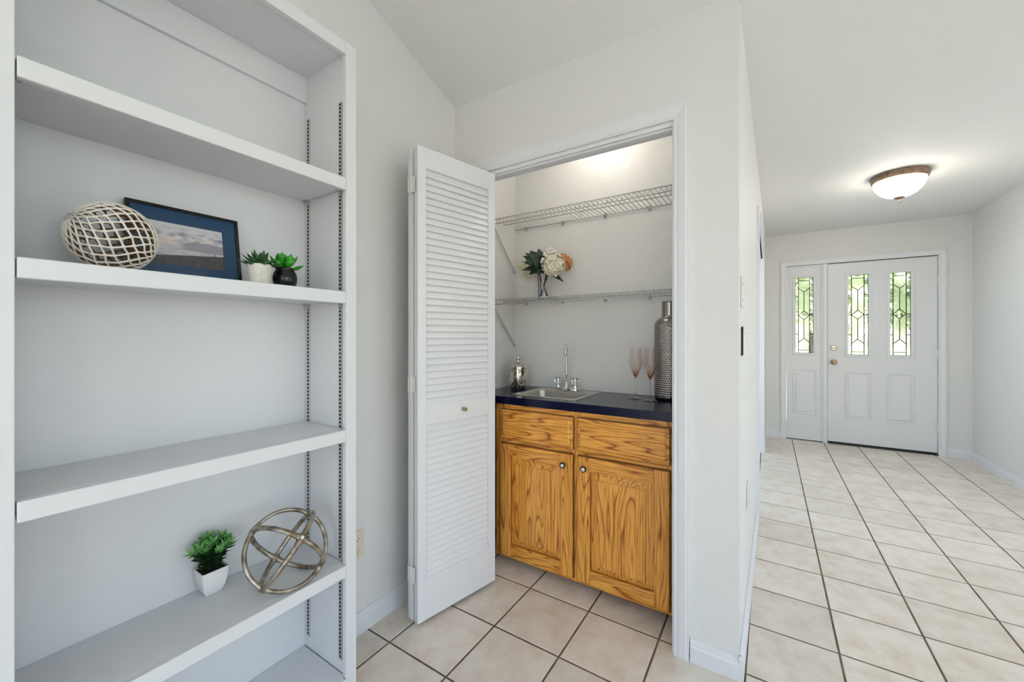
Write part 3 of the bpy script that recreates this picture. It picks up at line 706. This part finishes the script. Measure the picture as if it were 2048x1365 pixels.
flM = material('amber_rose_glass', (.93, .60, .45), .01, trans=1, ior=1.25)
clM = material('clear_glass', (.97, .97, .97), .01, trans=1, ior=1.3)
tn = NT(flM); tc = tn.n('TexCoord'); sp = tn.n('SeparateXYZ'); tn.l(tc.outputs['Object'], sp.inputs[0])
mr = tn.n('MapRange'); mr.inputs[1].default_value = .105; mr.inputs[2].default_value = .20; tn.l(sp.outputs[2], mr.inputs[0])
tn.l(tn.ramp(mr.outputs[0], [(0, (.60, .20, .10)), (.22, (.86, .55, .42)), (.5, (.965, .88, .83)), (1, (.985, .93, .90))]), tn.b.inputs['Base Color'])
def flute(x, y, label):
    g = thing('champagne_flute', label, 'glass', (x, y, CZ), 'rose glasses on the countertop')
    lathe_thing(g, 'foot', [(0, .0005), (.034, .0005), (.034, .0018), (.018, .0035), (.006, .006), (.0042, .010), (0, .011)], clM, 36)
    lathe_thing(g, 'stem', [(0, .0105), (.0040, .0105), (.0034, .03), (.0034, .08), (.0042, .098), (.0060, .106), (0, .107)], clM, 16)
    lathe_thing(g, 'bowl', [(0, .1065), (.0062, .1065), (.0105, .118), (.0215, .150), (.0320, .176), (.0330, .181), (.0318, .188), (.0285, .225), (.0252, .2635), (.0244, .2635), (.0276, .225), (.0308, .188), (.0318, .181), (.0308, .1765), (.0203, .151), (.0085, .122), (0, .116)], flM, 40, auto=1.2)
flute(2.084, .583, 'rose tinted champagne flute nearer the sink')
flute(2.043, .498, 'rose tinted champagne flute overlapping the hammered metal vase')

vz = thing('metal_vase', 'tall hammered gunmetal bottle vase at the end of the countertop', 'vase', (2.146, .428, CZ))
prof = [(.066, 0), (.072, .004), (.0735, .02)] + [(.0745, .02+.35*k/160) for k in range(1, 161)] + [(.0735, .378), (.071, .388), (.066, .399), (.058, .409), (.048, .416), (.041, .420), (.0385, .424)] + [(.0375, .426+.068*k/14) for k in range(15)] + [(.039, .497), (.037, .498), (.035, .494), (.035, .43), (0, .42)]
bm = bm_new(); nA = 240; rings = []
for i, (r, z) in enumerate(prof):
    ring = []
    for k in range(nA):
        a = 2*PI*k/nA; rr = r
        if .02 < z < .41 and r > .04: rr -= .0030*(.5+.5*math.cos(a*40+PI*(i//5 % 2)))*(.5-.5*math.cos(2*PI*i/5))
        if r == 0: rr = 1e-4
        ring.append(bm.verts.new((rr*math.cos(a), rr*math.sin(a), z)))
    rings.append(ring)
for a, b in zip(rings, rings[1:]):
    for k in range(nA): bm.faces.new((a[k], a[(k+1) % nA], b[(k+1) % nA], b[k]))
bm.faces.new(rings[0][::-1])
gm = material('hammered_gunmetal', (.36, .33, .31), .2, 1)
obj('body', bm, gm, vz, smooth=True)
obj('neck_lip', lathe(bm_new(), [(.0385, .4945), (.0400, .4965), (.0385, .4995), (.0360, .4985), (.0360, .4945)], 32, close=True), gm, vz, auto=.7)

# ---------------------------------------------------------------- flowers on the lower wire shelf
SZ = 1.4465
VC = Vector((2.105, 1.136, SZ))
gv = thing('glass_vase', 'clear glass cylinder vase of flowers on the lower wire shelf', 'vase', VC)
lathe_thing(gv, 'cylinder', [(0, .0005), (.044, .0005), (.0465, .003), (.0468, .150), (.0448, .150), (.0443, .010), (0, .008)], clM, 40)
def leaf(bm, base, tip, up, w, n=6, sag=.0, fold=.25, tipw=1.0):
    base, tip, up = Vector(base), Vector(tip), Vector(up); d = tip-base; side = d.cross(up)
    if side.length < 1e-6: side = d.cross(Vector((1, 0, 0)))
    side.normalize(); nn = side.cross(d).normalized(); prev = None
    for i in range(n+1):
        f = i/n; p = base+d*f+nn*(-sag*4*f*(f-1)-0*f); ww = w*math.sin(PI*min(1, (f*.92+.06))**(.8*tipw))
        row = [bm.verts.new(p-side*ww+nn*(ww*fold)), bm.verts.new(p), bm.verts.new(p+side*ww+nn*(ww*fold))]
        if prev:
            bm.faces.new((prev[0], prev[1], row[1], row[0])); bm.faces.new((prev[1], prev[2], row[2], row[1]))
        prev = row
def green(name, c1, c2, rough=.45, scale=40):
    return mottled(material(name, c1, rough), scale, c1, c2)
stemM = material('dark_wrapped_stem', (.022, .020, .012), .6)
dleaf = green('dark_hydrangea_leaf', (.006, .022, .012), (.03, .07, .035))
creamM = mottled(material('cream_petal', (.86, .80, .62), .6), 60, (.84, .74, .50), (.90, .86, .74))
whiteM = material('white_petal', (.88, .86, .80), .6)
orangeM = mottled(material('orange_petal', (.72, .30, .09), .6), 50, (.60, .19, .05), (.84, .48, .20))
def hydrangea(name, label, center, R, pet, bottom, nfl, psz, leaves=0):
    center = Vector(center); t = thing(name, label, 'flower', bottom, 'flowers in the glass vase'); inv = Matrix.Translation(-Vector(bottom))
    bm = bm_new(); b = Vector(bottom); m_ = (b+center)/2+Vector((0, 0, .01))
    hd_ = Vector((center.x-VC.x, center.y-VC.y, 0)); hd_.normalize(); b = VC-hd_*.026+Vector((0, 0, .011)); rim = VC+hd_*.034+Vector((0, 0, .150))
    tube(bm, [b, b.lerp(rim, .5), rim, rim.lerp(center, .45)+Vector((0, 0, .006)), center], .0028, 6)
    o = obj('stem', bm, stemM, t, smooth=True); o.matrix_parent_inverse = inv
    bm = bm_new(); rnd = random.Random(nfl*7+int(R*1000))
    for k in range(nfl):
        z = 1-2*(k+.5)/nfl*.93; a = k*2.39996; q = math.sqrt(max(0, 1-z*z))
        nrm = Vector((q*math.cos(a), q*math.sin(a), z)); c0 = center+nrm*R*rnd.uniform(.82, 1.06)
        t1 = nrm.orthogonal().normalized(); t1.rotate(Matrix.Rotation(rnd.uniform(0, PI), 3, nrm)); t2 = nrm.cross(t1)
        for j in range(4):
            d = t1*math.cos(j*PI/2)+t2*math.sin(j*PI/2)
            tip = c0+d*psz*rnd.uniform(.85, 1.15)+nrm*psz*rnd.uniform(.0, .45)
            leaf(bm, c0, tip, nrm, psz*.42, 3, sag=psz*.10, fold=.2, tipw=1.4)
    o = obj('flower_head', bm, pet, t, smooth=True); o.matrix_parent_inverse = inv
    o = obj('core', lathe(bm_new(), [(R*.80*math.sin(PI*k/8), -R*.80*math.cos(PI*k/8)) for k in range(9)], 14, center), pet, t, smooth=True); o.matrix_parent_inverse = inv
    return t, inv
def at(u, v, x): return on_x(u, v, x)
hydrangea('cream_hydrangea', 'large cream hydrangea bloom at the front of the vase', at(1108, 532, 2.045), .060, creamM, VC+Vector((.012, .018, .012)), 90, .022)
hydrangea('orange_hydrangea', 'orange hydrangea bloom behind the large cream one', at(1126, 527, 2.12), .046, orangeM, VC+Vector((.015, -.02, .012)), 60, .020)
hydrangea('pale_hydrangea', 'small cream bloom hanging low behind the dark leaves', at(1057, 545, 2.15), .034, creamM, VC+Vector((.0, .026, .012)), 40, .017)
hydrangea('pale_hydrangea', 'pale cream bloom half hidden at the outer edge of the dark leaves', at(1046, 533, 2.16), .026, creamM, VC+Vector((-.01, .03, .012)), 34, .016)
# sprig of small white buds
cb_ = at(1101, 506, 2.08); b0 = VC+Vector((-.01, .0, .012))
t = thing('bud_sprig', 'sprig of small round white buds above the blooms', 'flower', b0, 'flowers in the glass vase'); inv = Matrix.Translation(-b0)
bm = bm_new(); bmb = bm_new(); rnd = random.Random(5); fork = b0.lerp(cb_, .72)
tube(bm, [b0, b0.lerp(cb_, .4), fork], .0022, 6)
for u, v in ((1089, 509), (1094, 501), (1100, 498), (1106, 499), (1098, 506), (1105, 505), (1110, 504), (1086, 519), (1102, 511), (1093, 513), (1084, 524)):
    p = at(u, v, 2.035+rnd.uniform(-.02, .02)); tube(bm, [fork, fork.lerp(p, .5)+Vector((0, 0, .004)), p], .0012, 5)
    lathe(bmb, [(.0105*math.sin(PI*k/6), -.0105*math.cos(PI*k/6)) for k in range(7)], 10, p)
o = obj('stem', bm, stemM, t, smooth=True); o.matrix_parent_inverse = inv
o = tag(obj('buds', bmb, whiteM, t, smooth=True), kind='stuff'); o.matrix_parent_inverse = inv
# spray of dark leaves, each leaf its own part
b0 = VC+Vector((.0, .012, .012)); hub = at(1080, 540, 2.09)
t = thing('leaf_spray', 'spray of broad dark green leaves at the left of the bouquet'.replace(' at the left of the bouquet', ' beside the cream bloom'), 'leaves', b0, 'flowers in the glass vase'); inv = Matrix.Translation(-b0)
o = obj('stem', tube(bm_new(), [b0, b0.lerp(hub, .5)+Vector((0, .004, 0)), hub], .003, 6), stemM, t, smooth=True); o.matrix_parent_inverse = inv
for u0, v0, u1, v1, x1, w in ((1082, 535, 1046, 512, 2.07, .020), (1082, 530, 1060, 502, 2.09, .024), (1084, 530, 1077, 498, 2.08, .022), (1080, 538, 1044, 541, 2.06, .017), (1084, 538, 1066, 520, 2.035, .026), (1086, 542, 1076, 549, 2.03, .022), (1086, 535, 1090, 512, 2.05, .024), (1080, 540, 1058, 550, 2.05, .016), (1088, 545, 1092, 530, 2.03, .026), (1096, 545, 1128, 565, 2.04, .012), (1082, 532, 1051, 506, 2.12, .018), (1074, 528, 1048, 526, 2.04, .024), (1080, 526, 1070, 508, 2.05, .024)):
    bm = bm_new(); leaf(bm, at(u0, v0, 2.075), at(u1, v1, x1), Vector((-.8, -.4, .5)), w*1.25, 7, sag=.008, fold=.22)
    o = obj('leaf', bm, dleaf, t, smooth=True); o.matrix_parent_inverse = inv
o = obj('stem', tube(bm_new(), [VC+Vector((.0, -.03, .012)), VC+Vector((-.02, -.012, .08)), at(1094, 545, 2.07)], .0026, 6), stemM, t, smooth=True); o.matrix_parent_inverse = inv
o = obj('stem', tube(bm_new(), [VC+Vector((.0, .03, .012)), VC+Vector((-.02, .024, .08)), at(1076, 545, 2.07)], .0026, 6), stemM, t, smooth=True); o.matrix_parent_inverse = inv

# ---------------------------------------------------------------- things on the bookcase shelves
# openwork ball
Z2 = 1.367
Rb = .077; BC = Vector((.272, 1.275, Z2+Rb+.0050))
ob = bm_new(); nR, nM = 17, 19; ax = Vector((-.90, -.12, .44)).normalized(); rotb = Vector((0, 0, 1)).rotation_difference(ax).to_matrix()
V = []
for i in range(nR+1):
    th = PI*(.02+.96*i/nR); row = []
    for k in range(nM):
        a = 2*PI*(k+.5*(i % 2))/nM
        a += random.uniform(-.035, .035)*min(1, math.sin(th)+.2); tj = th+random.uniform(-.018, .018)
        row.append(ob.verts.new(rotb @ Vector((math.sin(tj)*math.cos(a), math.sin(tj)*math.sin(a), math.cos(tj)))*Rb))
    V.append(row)
for i in range(0, nR-1):
    for k in range(nM):
        o_ = i % 2
        a, b, c, d = V[i][k], V[i+1][(k+o_-1) % nM], V[i+2][k], V[i+1][(k+o_) % nM]
        ob.faces.new((a, b, c, d))
ballM = material('white_shell_lattice', (.80, .77, .70), .4)
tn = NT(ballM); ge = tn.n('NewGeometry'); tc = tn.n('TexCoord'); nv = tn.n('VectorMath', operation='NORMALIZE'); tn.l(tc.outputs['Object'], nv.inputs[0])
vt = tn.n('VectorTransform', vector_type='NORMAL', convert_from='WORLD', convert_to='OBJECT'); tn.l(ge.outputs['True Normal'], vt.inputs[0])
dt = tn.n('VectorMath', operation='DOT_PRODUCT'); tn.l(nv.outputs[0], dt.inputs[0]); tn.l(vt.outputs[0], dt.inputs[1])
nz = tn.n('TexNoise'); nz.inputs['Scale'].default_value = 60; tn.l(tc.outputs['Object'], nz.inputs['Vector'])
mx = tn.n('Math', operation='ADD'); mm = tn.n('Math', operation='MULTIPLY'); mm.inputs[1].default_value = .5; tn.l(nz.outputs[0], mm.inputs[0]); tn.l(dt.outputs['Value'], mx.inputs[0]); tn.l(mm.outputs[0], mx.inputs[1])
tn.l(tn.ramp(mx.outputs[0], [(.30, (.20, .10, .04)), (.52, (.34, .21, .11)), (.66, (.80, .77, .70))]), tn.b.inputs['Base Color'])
sph = thing('openwork_ball', 'white openwork lattice ball with brown inner edges on the bookcase shelf', 'ornament', BC)
me = mesh_of('lattice', ob); o = link('lattice', me, ballM, sph)
wf = o.modifiers.new('wire', 'WIREFRAME'); wf.thickness = .0084; wf.use_even_offset = False; wf.use_boundary = True
bv = o.modifiers.new('bevel', 'BEVEL'); bv.width = .0018; bv.segments = 2; bv.limit_method = 'ANGLE'
# framed photograph
FT = Vector((.5757-.3186, 0, 0)); tilt = math.atan2(.036, .208)
fw, fh = .258, .212
pf = thing('picture_frame', 'black framed seascape photograph with blue mat leaning on the bookcase back', 'picture', (.447, 1.352, Z2+.0033))
pf.rotation_euler = (-tilt, 0, 0)
bm = bm_new(); b = .009; th = .016
for a, c in (((-fw/2, 0, 0), (fw/2, th, b)), ((-fw/2, 0, fh-b), (fw/2, th, fh)), ((-fw/2, 0, b), (-fw/2+b, th, fh-b)), ((fw/2-b, 0, b), (fw/2, th, fh-b))): box(bm, a, c)
obj('frame', bm, material('black_lacquer_frame', (.006, .006, .007), .2), pf, bevel=.001)
matM = material('blue_mat_board', (.004, .048, .125), .5, coat=.3)
mw, mh0, mh1 = .172, .048, .167
bm = bm_new()
for a, c in (((-fw/2+b, .004, b), (fw/2-b, .006, mh0)), ((-fw/2+b, .004, mh1), (fw/2-b, .006, fh-b)), ((-fw/2+b, .004, mh0), (-mw/2, .006, mh1)), ((mw/2, .004, mh0), (fw/2-b, .006, mh1))): box(bm, a, c)
obj('mat_board', bm, matM, pf)
ph = material('seascape_print', (.5, .5, .5), .5, coat=.2); tn = NT(ph)
tc = tn.n('TexCoord'); sp = tn.n('SeparateXYZ'); tn.l(tc.outputs['Generated'], sp.inputs[0])
def mth(op, a, b):
    x = tn.n('Math', operation=op)
    for i, q in enumerate((a, b)):
        if isinstance(q, (int, float)): x.inputs[i].default_value = q
        else: tn.l(q, x.inputs[i])
    return x.outputs[0]
def mixc(f, a, b):
    x = tn.n('MixRGB'); tn.l(f, x.inputs[0])
    for i, q in ((1, a), (2, b)):
        if isinstance(q, tuple): x.inputs[i].default_value = col(q)
        else: tn.l(q, x.inputs[i])
    return x.outputs[0]
gx, gz = sp.outputs[0], sp.outputs[2]
def step(v, e, w=.012):
    x = tn.n('MapRange'); x.inputs[1].default_value = e-w; x.inputs[2].default_value = e+w; tn.l(v, x.inputs[0]); return x.outputs[0]
def noise(scale, sx, sz, det=4):
    mp = tn.n('Mapping'); mp.inputs['Scale'].default_value = (sx, 1, sz); tn.l(tc.outputs['Generated'], mp.inputs['Vector'])
    n_ = tn.n('TexNoise'); n_.inputs['Scale'].default_value = scale; n_.inputs['Detail'].default_value = det; tn.l(mp.outputs[0], n_.inputs['Vector']); return n_.outputs[0]
skyc = tn.ramp(gz, [(.50, (.72, .60, .55)), (.66, (.72, .66, .64)), (1, (.62, .63, .66))])
cl_ = mth('MULTIPLY', step(noise(4.5, 1.3, 2.6, 5), .54, .10), mth('SUBTRACT', 1, step(mth('ABSOLUTE', mth('SUBTRACT', gz, .72), 0), .13, .08)))
skyc = mixc(cl_, skyc, (.26, .28, .34))
sea = tn.ramp(noise(6, .8, 9, 3), [(.40, (.40, .39, .44)), (.55, (.66, .62, .62)), (.7, (.52, .52, .56))])
hill_h = mth('ADD', .545, mth('ADD', mth('MULTIPLY', mth('SUBTRACT', noise(3, 1.6, .01, 2), .5), .16), mth('MULTIPLY', step(gx, .42, .16), .07)))
hill = mth('MULTIPLY', mth('LESS_THAN', gz, hill_h), step(gx, .42, .06))
c_ = mixc(mth('LESS_THAN', gz, .50), skyc, sea); c_ = mixc(mth('MULTIPLY', hill, mth('GREATER_THAN', gz, .40)), c_, (.33, .31, .35))
sand_h = mth('ADD', .20, mth('MULTIPLY', gx, .17))
c_ = mixc(mth('LESS_THAN', gz, sand_h), c_, tn.ramp(noise(14, 1, 1), [(.3, (.045, .044, .045)), (.7, (.085, .082, .08))]))
folk = mth('MULTIPLY', mth('MULTIPLY', step(gx, .80, .004), mth('SUBTRACT', 1, step(gx, .94, .004))), mth('MULTIPLY', mth('GREATER_THAN', gz, .335), mth('LESS_THAN', gz, .405)))
folk = mth('MULTIPLY', folk, mth('GREATER_THAN', noise(34, 1, .12, 1), .60))
c_ = mixc(folk, c_, (.03, .03, .035)); tn.l(c_, tn.b.inputs['Base Color'])
bm = bm_new(); box(bm, (-mw/2-.004, .0062, mh0-.004), (mw/2+.004, .0075, mh1+.004)); obj('photo_print', bm, ph, pf)
obj('backing', box(bm_new(), (-fw/2+b, .0078, b), (fw/2-b, .014, fh-b)), M['black'], pf)
# succulents
def plant(name, label, loc, grp=None): return thing(name, label, 'plant', loc, grp)
p = plant('potted_succulent', 'small pointed dark succulent in a cream stone pot on the shelf', (.569, 1.232, Z2))
stoneM = bumpy(mottled(material('cream_stone_pot', (.72, .69, .62), .8), 70, (.66, .62, .55), (.76, .73, .67)), 120, .3, .001)
lathe_thing(p, 'pot', [(0, .0005), (.0235, .0005), (.0255, .002), (.0280, .02), (.0300, .045), (.0308, .060), (.0285, .0605), (.0275, .052), (0, .050)], stoneM, 36)
soilM = material('dark_potting_soil', (.02, .014, .010), .95)
lathe_thing(p, 'soil', [(.0272, .0535), (.014, .0555), (0, .056)], soilM, 24)
dsM = green('dark_succulent_leaf', (.010, .035, .014), (.045, .16, .03), .4, 60)
def fleshy(bm, base, tip, up, w, t, n=7, blunt=False):
    base, tip, up = Vector(base), Vector(tip), Vector(up).normalized(); d = tip-base; side = d.cross(up).normalized(); nn = side.cross(d).normalized(); prev = None; k = 8
    for i in range(n+1):
        f = i/n
        s_ = (math.sin(PI*min(1, .08+f*.92)**1.7) if blunt else math.sin(PI*min(1, .16+f*.84)**.85)); s_ = max(s_, .03)
        p = base+d*f+nn*(.10*d.length*(4*f*(1-f)))*-1
        row = [bm.verts.new(p+side*(w*s_*math.cos(2*PI*j/k))+nn*(t*s_*math.sin(2*PI*j/k)+.25*w*s_*math.cos(2*PI*j/k)**2)) for j in range(k)]
        if prev:
            for j in range(k): bm.faces.new((prev[j], prev[(j+1) % k], row[(j+1) % k], row[j]))
        else: bm.faces.new(row[::-1])
        prev = row
    bm.faces.new(prev)
rnd = random.Random(3)
for ring, n, el, ln in ((0, 7, .12, .060), (1, 6, .50, .054), (2, 5, .95, .044), (3, 3, 1.3, .034)):
    for k in range(n):
        a = 2*PI*(k+.4*ring)/n+rnd.uniform(-.15, .15); e = el+rnd.uniform(-.1, .12); d = Vector((math.cos(a)*math.cos(e), math.sin(a)*math.cos(e), math.sin(e)))
        bm = bm_new(); fleshy(bm, Vector((0, 0, .060))+d*.003, Vector((0, 0, .063))+d*ln, (0, 0, 1) if e < 1.2 else (math.cos(a), math.sin(a), 0),   .0094, .0028); obj('leaf', bm, dsM, p, smooth=True)
p = plant('potted_succulent', 'bright green spoon leaf succulent in a round glossy black pot', (.652, 1.256, Z2))
lathe_thing(p, 'pot', [(0, .0005), (.020, .0005), (.026, .004), (.0325, .018), (.0345, .032), (.0320, .047), (.0265, .057), (.0258, .061), (.0275, .064), (.0245, .0645), (.023, .056), (0, .054)], material('gloss_black_pot', (.004, .004, .005), .08), 40)
lathe_thing(p, 'soil', [(.0228, .0575), (.012, .0595), (0, .060)], soilM, 24)
bsM = green('bright_succulent_leaf', (.010, .22, .006), (.06, .42, .03), .35, 50)
for ring, n, el, ln, w in ((0, 7, .20, .056, .0135), (1, 6, .75, .054, .0140), (2, 5, 1.15, .048, .0120)):
    for k in range(n):
        a = 2*PI*(k+.5*ring)/n+rnd.uniform(-.12, .12); e = el+rnd.uniform(-.08, .12); d = Vector((math.cos(a)*math.cos(e), math.sin(a)*math.cos(e), math.sin(e)))
        bm = bm_new(); fleshy(bm, Vector((0, 0, .062))+d*.004, Vector((0, 0, .066))+d*ln, (0, 0, 1) if e < 1.1 else (-math.cos(a), -math.sin(a), .3), w, .0034, blunt=True); obj('leaf', bm, bsM, p, smooth=True)
# bushy plant in square pot
Z4 = .477
p = plant('potted_boxwood', 'bushy artificial green plant in a white square tapered pot', (.499, 1.366, Z4))
bm = bm_new(); rows = []
for h, q, r in ((.0005, .019, .004), (.003, .021, .004), (.02, .0270, .004), (.045, .0315, .004), (.072, .0335, .003), (.0725, .0315, .003), (.062, .0305, .003)): rows.append([bm.verts.new((x, y, h)) for x, y in rrect(-q, q, -q, q, r, 3)])
for r0, r1 in zip(rows, rows[1:]):
    for i in range(len(r0)): bm.faces.new((r0[i], r0[(i+1) % len(r0)], r1[(i+1) % len(r1)], r1[i]))
bm.faces.new(rows[0][::-1]); bm.faces.new(rows[-1]); obj('pot', bm, material('white_ceramic_pot', (.82, .82, .81), .25), p, auto=.8)
obj('soil', box(bm_new(), (-.030, -.030, .062), (.030, .030, .066)), soilM, p)
boxM = green('boxwood_leaf', (.006, .03, .008), (.025, .11, .022), .5, 90)
tipM = green('boxwood_tip_leaf', (.09, .34, .06), (.24, .52, .17), .5, 90)
rnd = random.Random(11); bmL = bm_new(); bmT = bm_new(); bmS = bm_new()
for k in range(21):
    a = k*2.4; sp_ = rnd.uniform(.15, 1)**.6; lean = Vector((math.cos(a)*.050*sp_, math.sin(a)*.034*sp_-.006, .066+.056*(1.15-sp_*.8)*rnd.uniform(.85, 1.1)+.02))
    b0 = Vector((math.cos(a)*.012, math.sin(a)*.012, .066)); e = Vector((0, 0, .0))+Vector((lean.x*1.05, lean.y*1.05, lean.z+.025)); mid = b0.lerp(e, .5)+Vector((0, 0, .010))
    pts = [b0, mid, e]; tube(bmS, pts, .0011, 5)
    for j in range(7):
        f = .15+.85*j/6; c0 = (b0.lerp(mid, f*2) if f < .5 else mid.lerp(e, f*2-1)); tgt = bmT if j >= 5 else bmL
        dirn = (e-b0).normalized(); sd = dirn.orthogonal().normalized()
        for q in range(3 if j < 5 else 5):
            d = sd.copy(); d.rotate(Matrix.Rotation(q*(2*PI/3 if j < 5 else 2*PI/5)+j*.8, 3, dirn)); d = (d+dirn*(.35 if j < 5 else .6)+Vector((0, 0, .2))).normalized()
            tip = c0+d*rnd.uniform(.017, .025); tip.y = min(tip.y, .042); leaf(tgt, c0, tip, dirn, .0044, 4, sag=-.0015, fold=.25)
obj('stems', bmS, stemM, p); tag(p.children[-1], kind='stuff'); tag(obj('leaves', bmL, boxM, p, smooth=True), kind='stuff'); tag(obj('tip_leaves', bmT, tipM, p, smooth=True), kind='stuff')
# ring orb
OC = Vector((.642, 1.222, .597)); OR = .1125
A3 = [Vector((-.09, -.834, .544)), Vector((-.643, .466, .608)), Vector((.761, .295, .578))]
agedM = mottled(material('aged_nickel', (.42, .385, .32), .38, .9), 35, (.20, .15, .10), (.52, .48, .41))
orb = thing('ring_orb', 'orb sculpture of three crossed aged nickel rings on the lower shelf', 'sculpture', (OC.x, OC.y, Z4)); inv = Matrix.Translation((-OC.x, -OC.y, -Z4))
low = min((OC.z - OR*math.hypot(A3[i].z, A3[j].z)) for i, j in ((0, 1), (1, 2), (0, 2))) - .0082
OC.z -= low-(Z4+.0005)
for i, j in ((0, 1), (1, 2), (0, 2)):
    nrm = A3[i].cross(A3[j]).normalized()
    pts = []; rr = []
    for k in range(96):
        a = 2*PI*k/96; pts.append(OC+(A3[i]*math.cos(a)+A3[j]*math.sin(a))*OR)
        dn_ = min(abs((a % (PI/2))), PI/2-abs(a % (PI/2))); rr.append(.0074+.0042*math.exp(-(dn_/.10)**2))
    bm = tube(bm_new(), pts, rr, 10, cyc=True, sx=.85, up=lambda q, n_=nrm: n_)
    o = obj('ring', bm, agedM, orb, smooth=True); o.matrix_parent_inverse = inv
bm = bm_new(); q = OC+A3[0]*(OR+.0082); tube(bm, [q, q+A3[0]*.0016], .0048, 14); o = obj('sticker', bm, material('white_round_sticker', (.8, .78, .76), .5), orb); o.matrix_parent_inverse = inv

struct('sun_shade_slab', box(bm_new(), (2.6, YL+.11, 2.62), (5.95, YL+1.9, 2.72)), M['trim'], 'added unseen slab shading the window of the next room', 'sun shade')  # unseen slab added to keep sun out of the next room window
# ---------------------------------------------------------------- outdoors, seen through the leaded glass
gr = bm_new(); box(gr, (5.96, -40, -.35), (70, 40, -.16)); struct('ground_lawn', gr, mottled(material('lawn', (.12, .22, .05), .9), 3, (.20, .26, .10), (.38, .42, .20)), 'green front lawn outside the entry', 'lawn')
pw = bm_new(); box(pw, (5.95, -9, -.159), (16.5, 4, -.06)); struct('ground_walk', pw, mottled(material('pale_concrete', (.62, .58, .50), .85), 2, (.56, .52, .44), (.70, .66, .58)), 'pale concrete driveway outside the front door', 'driveway')
def foliage(bm, c, R, n, sz, rnd):
    for k in range(n):
        d = Vector((rnd.gauss(0, 1), rnd.gauss(0, 1), rnd.gauss(0, 1))).normalized()*R*rnd.uniform(.72, 1.0)
        p0 = Vector(c)+Vector((d.x, d.y, d.z*.85)); q = Vector((rnd.uniform(-1, 1), rnd.uniform(-1, 1), rnd.uniform(-1, 1))).normalized()
        leaf(bm, p0, p0+q*sz, d, sz*.35, 2, 0, .2)
tleaf = green('tree_leaf', (.30, .33, .17), (.60, .62, .40), .6, 2)
for x, y, h, R, lb in ((18, -1.4, 3.0, 2.2, 'broad leafy tree on the lawn opposite the sidelight'), (21.5, -5.6, 3.2, 2.2, 'broad leafy tree on the lawn opposite the front door'), (27.5, -10.5, 3.4, 2.8, 'rounded leafy tree at the far edge of the lawn')):
    t = thing('leafy_tree', lb, 'tree', (x, y, -.16), 'trees on the front lawn'); rnd = random.Random(int(x*3)); bm = bm_new()
    obj('trunk', tube(bm_new(), [(0, 0, 0), (.05, .04, h*.4), (0, .1, h*.75)], [.2, .15, .1], 10), mottled(material('bark', (.10, .075, .05), .9), 8, (.08, .06, .04), (.16, .12, .09)), t, smooth=True)
    for k in range(7): a = 2*PI*k/7; foliage(bm, (math.cos(a)*R*.5, math.sin(a)*R*.5, h+rnd.uniform(-.7, .9)), R*.55, 260, .34, rnd)
    tag(obj('crown', bm, tleaf, t), kind='stuff')
for y, lb in ((.3, 'low round shrub at the driveway edge, nearest the sidelight'), (-1.5, 'low round shrub at the driveway edge, opposite the door'), (-3.3, 'low round shrub at the driveway edge, past the hinge side')):
    t = thing('round_shrub', lb, 'shrub', (16.9, y*1.5-.6, -.16), 'shrubs along the driveway'); bm = bm_new(); foliage(bm, (0, 0, .42), .5, 420, .13, random.Random(int(y*10))); tag(obj('crown', bm, tleaf, t), kind='stuff')
    obj('stem', tube(bm_new(), [(0, 0, 0), (0, 0, .4)], .03, 6), M['lead'], t)
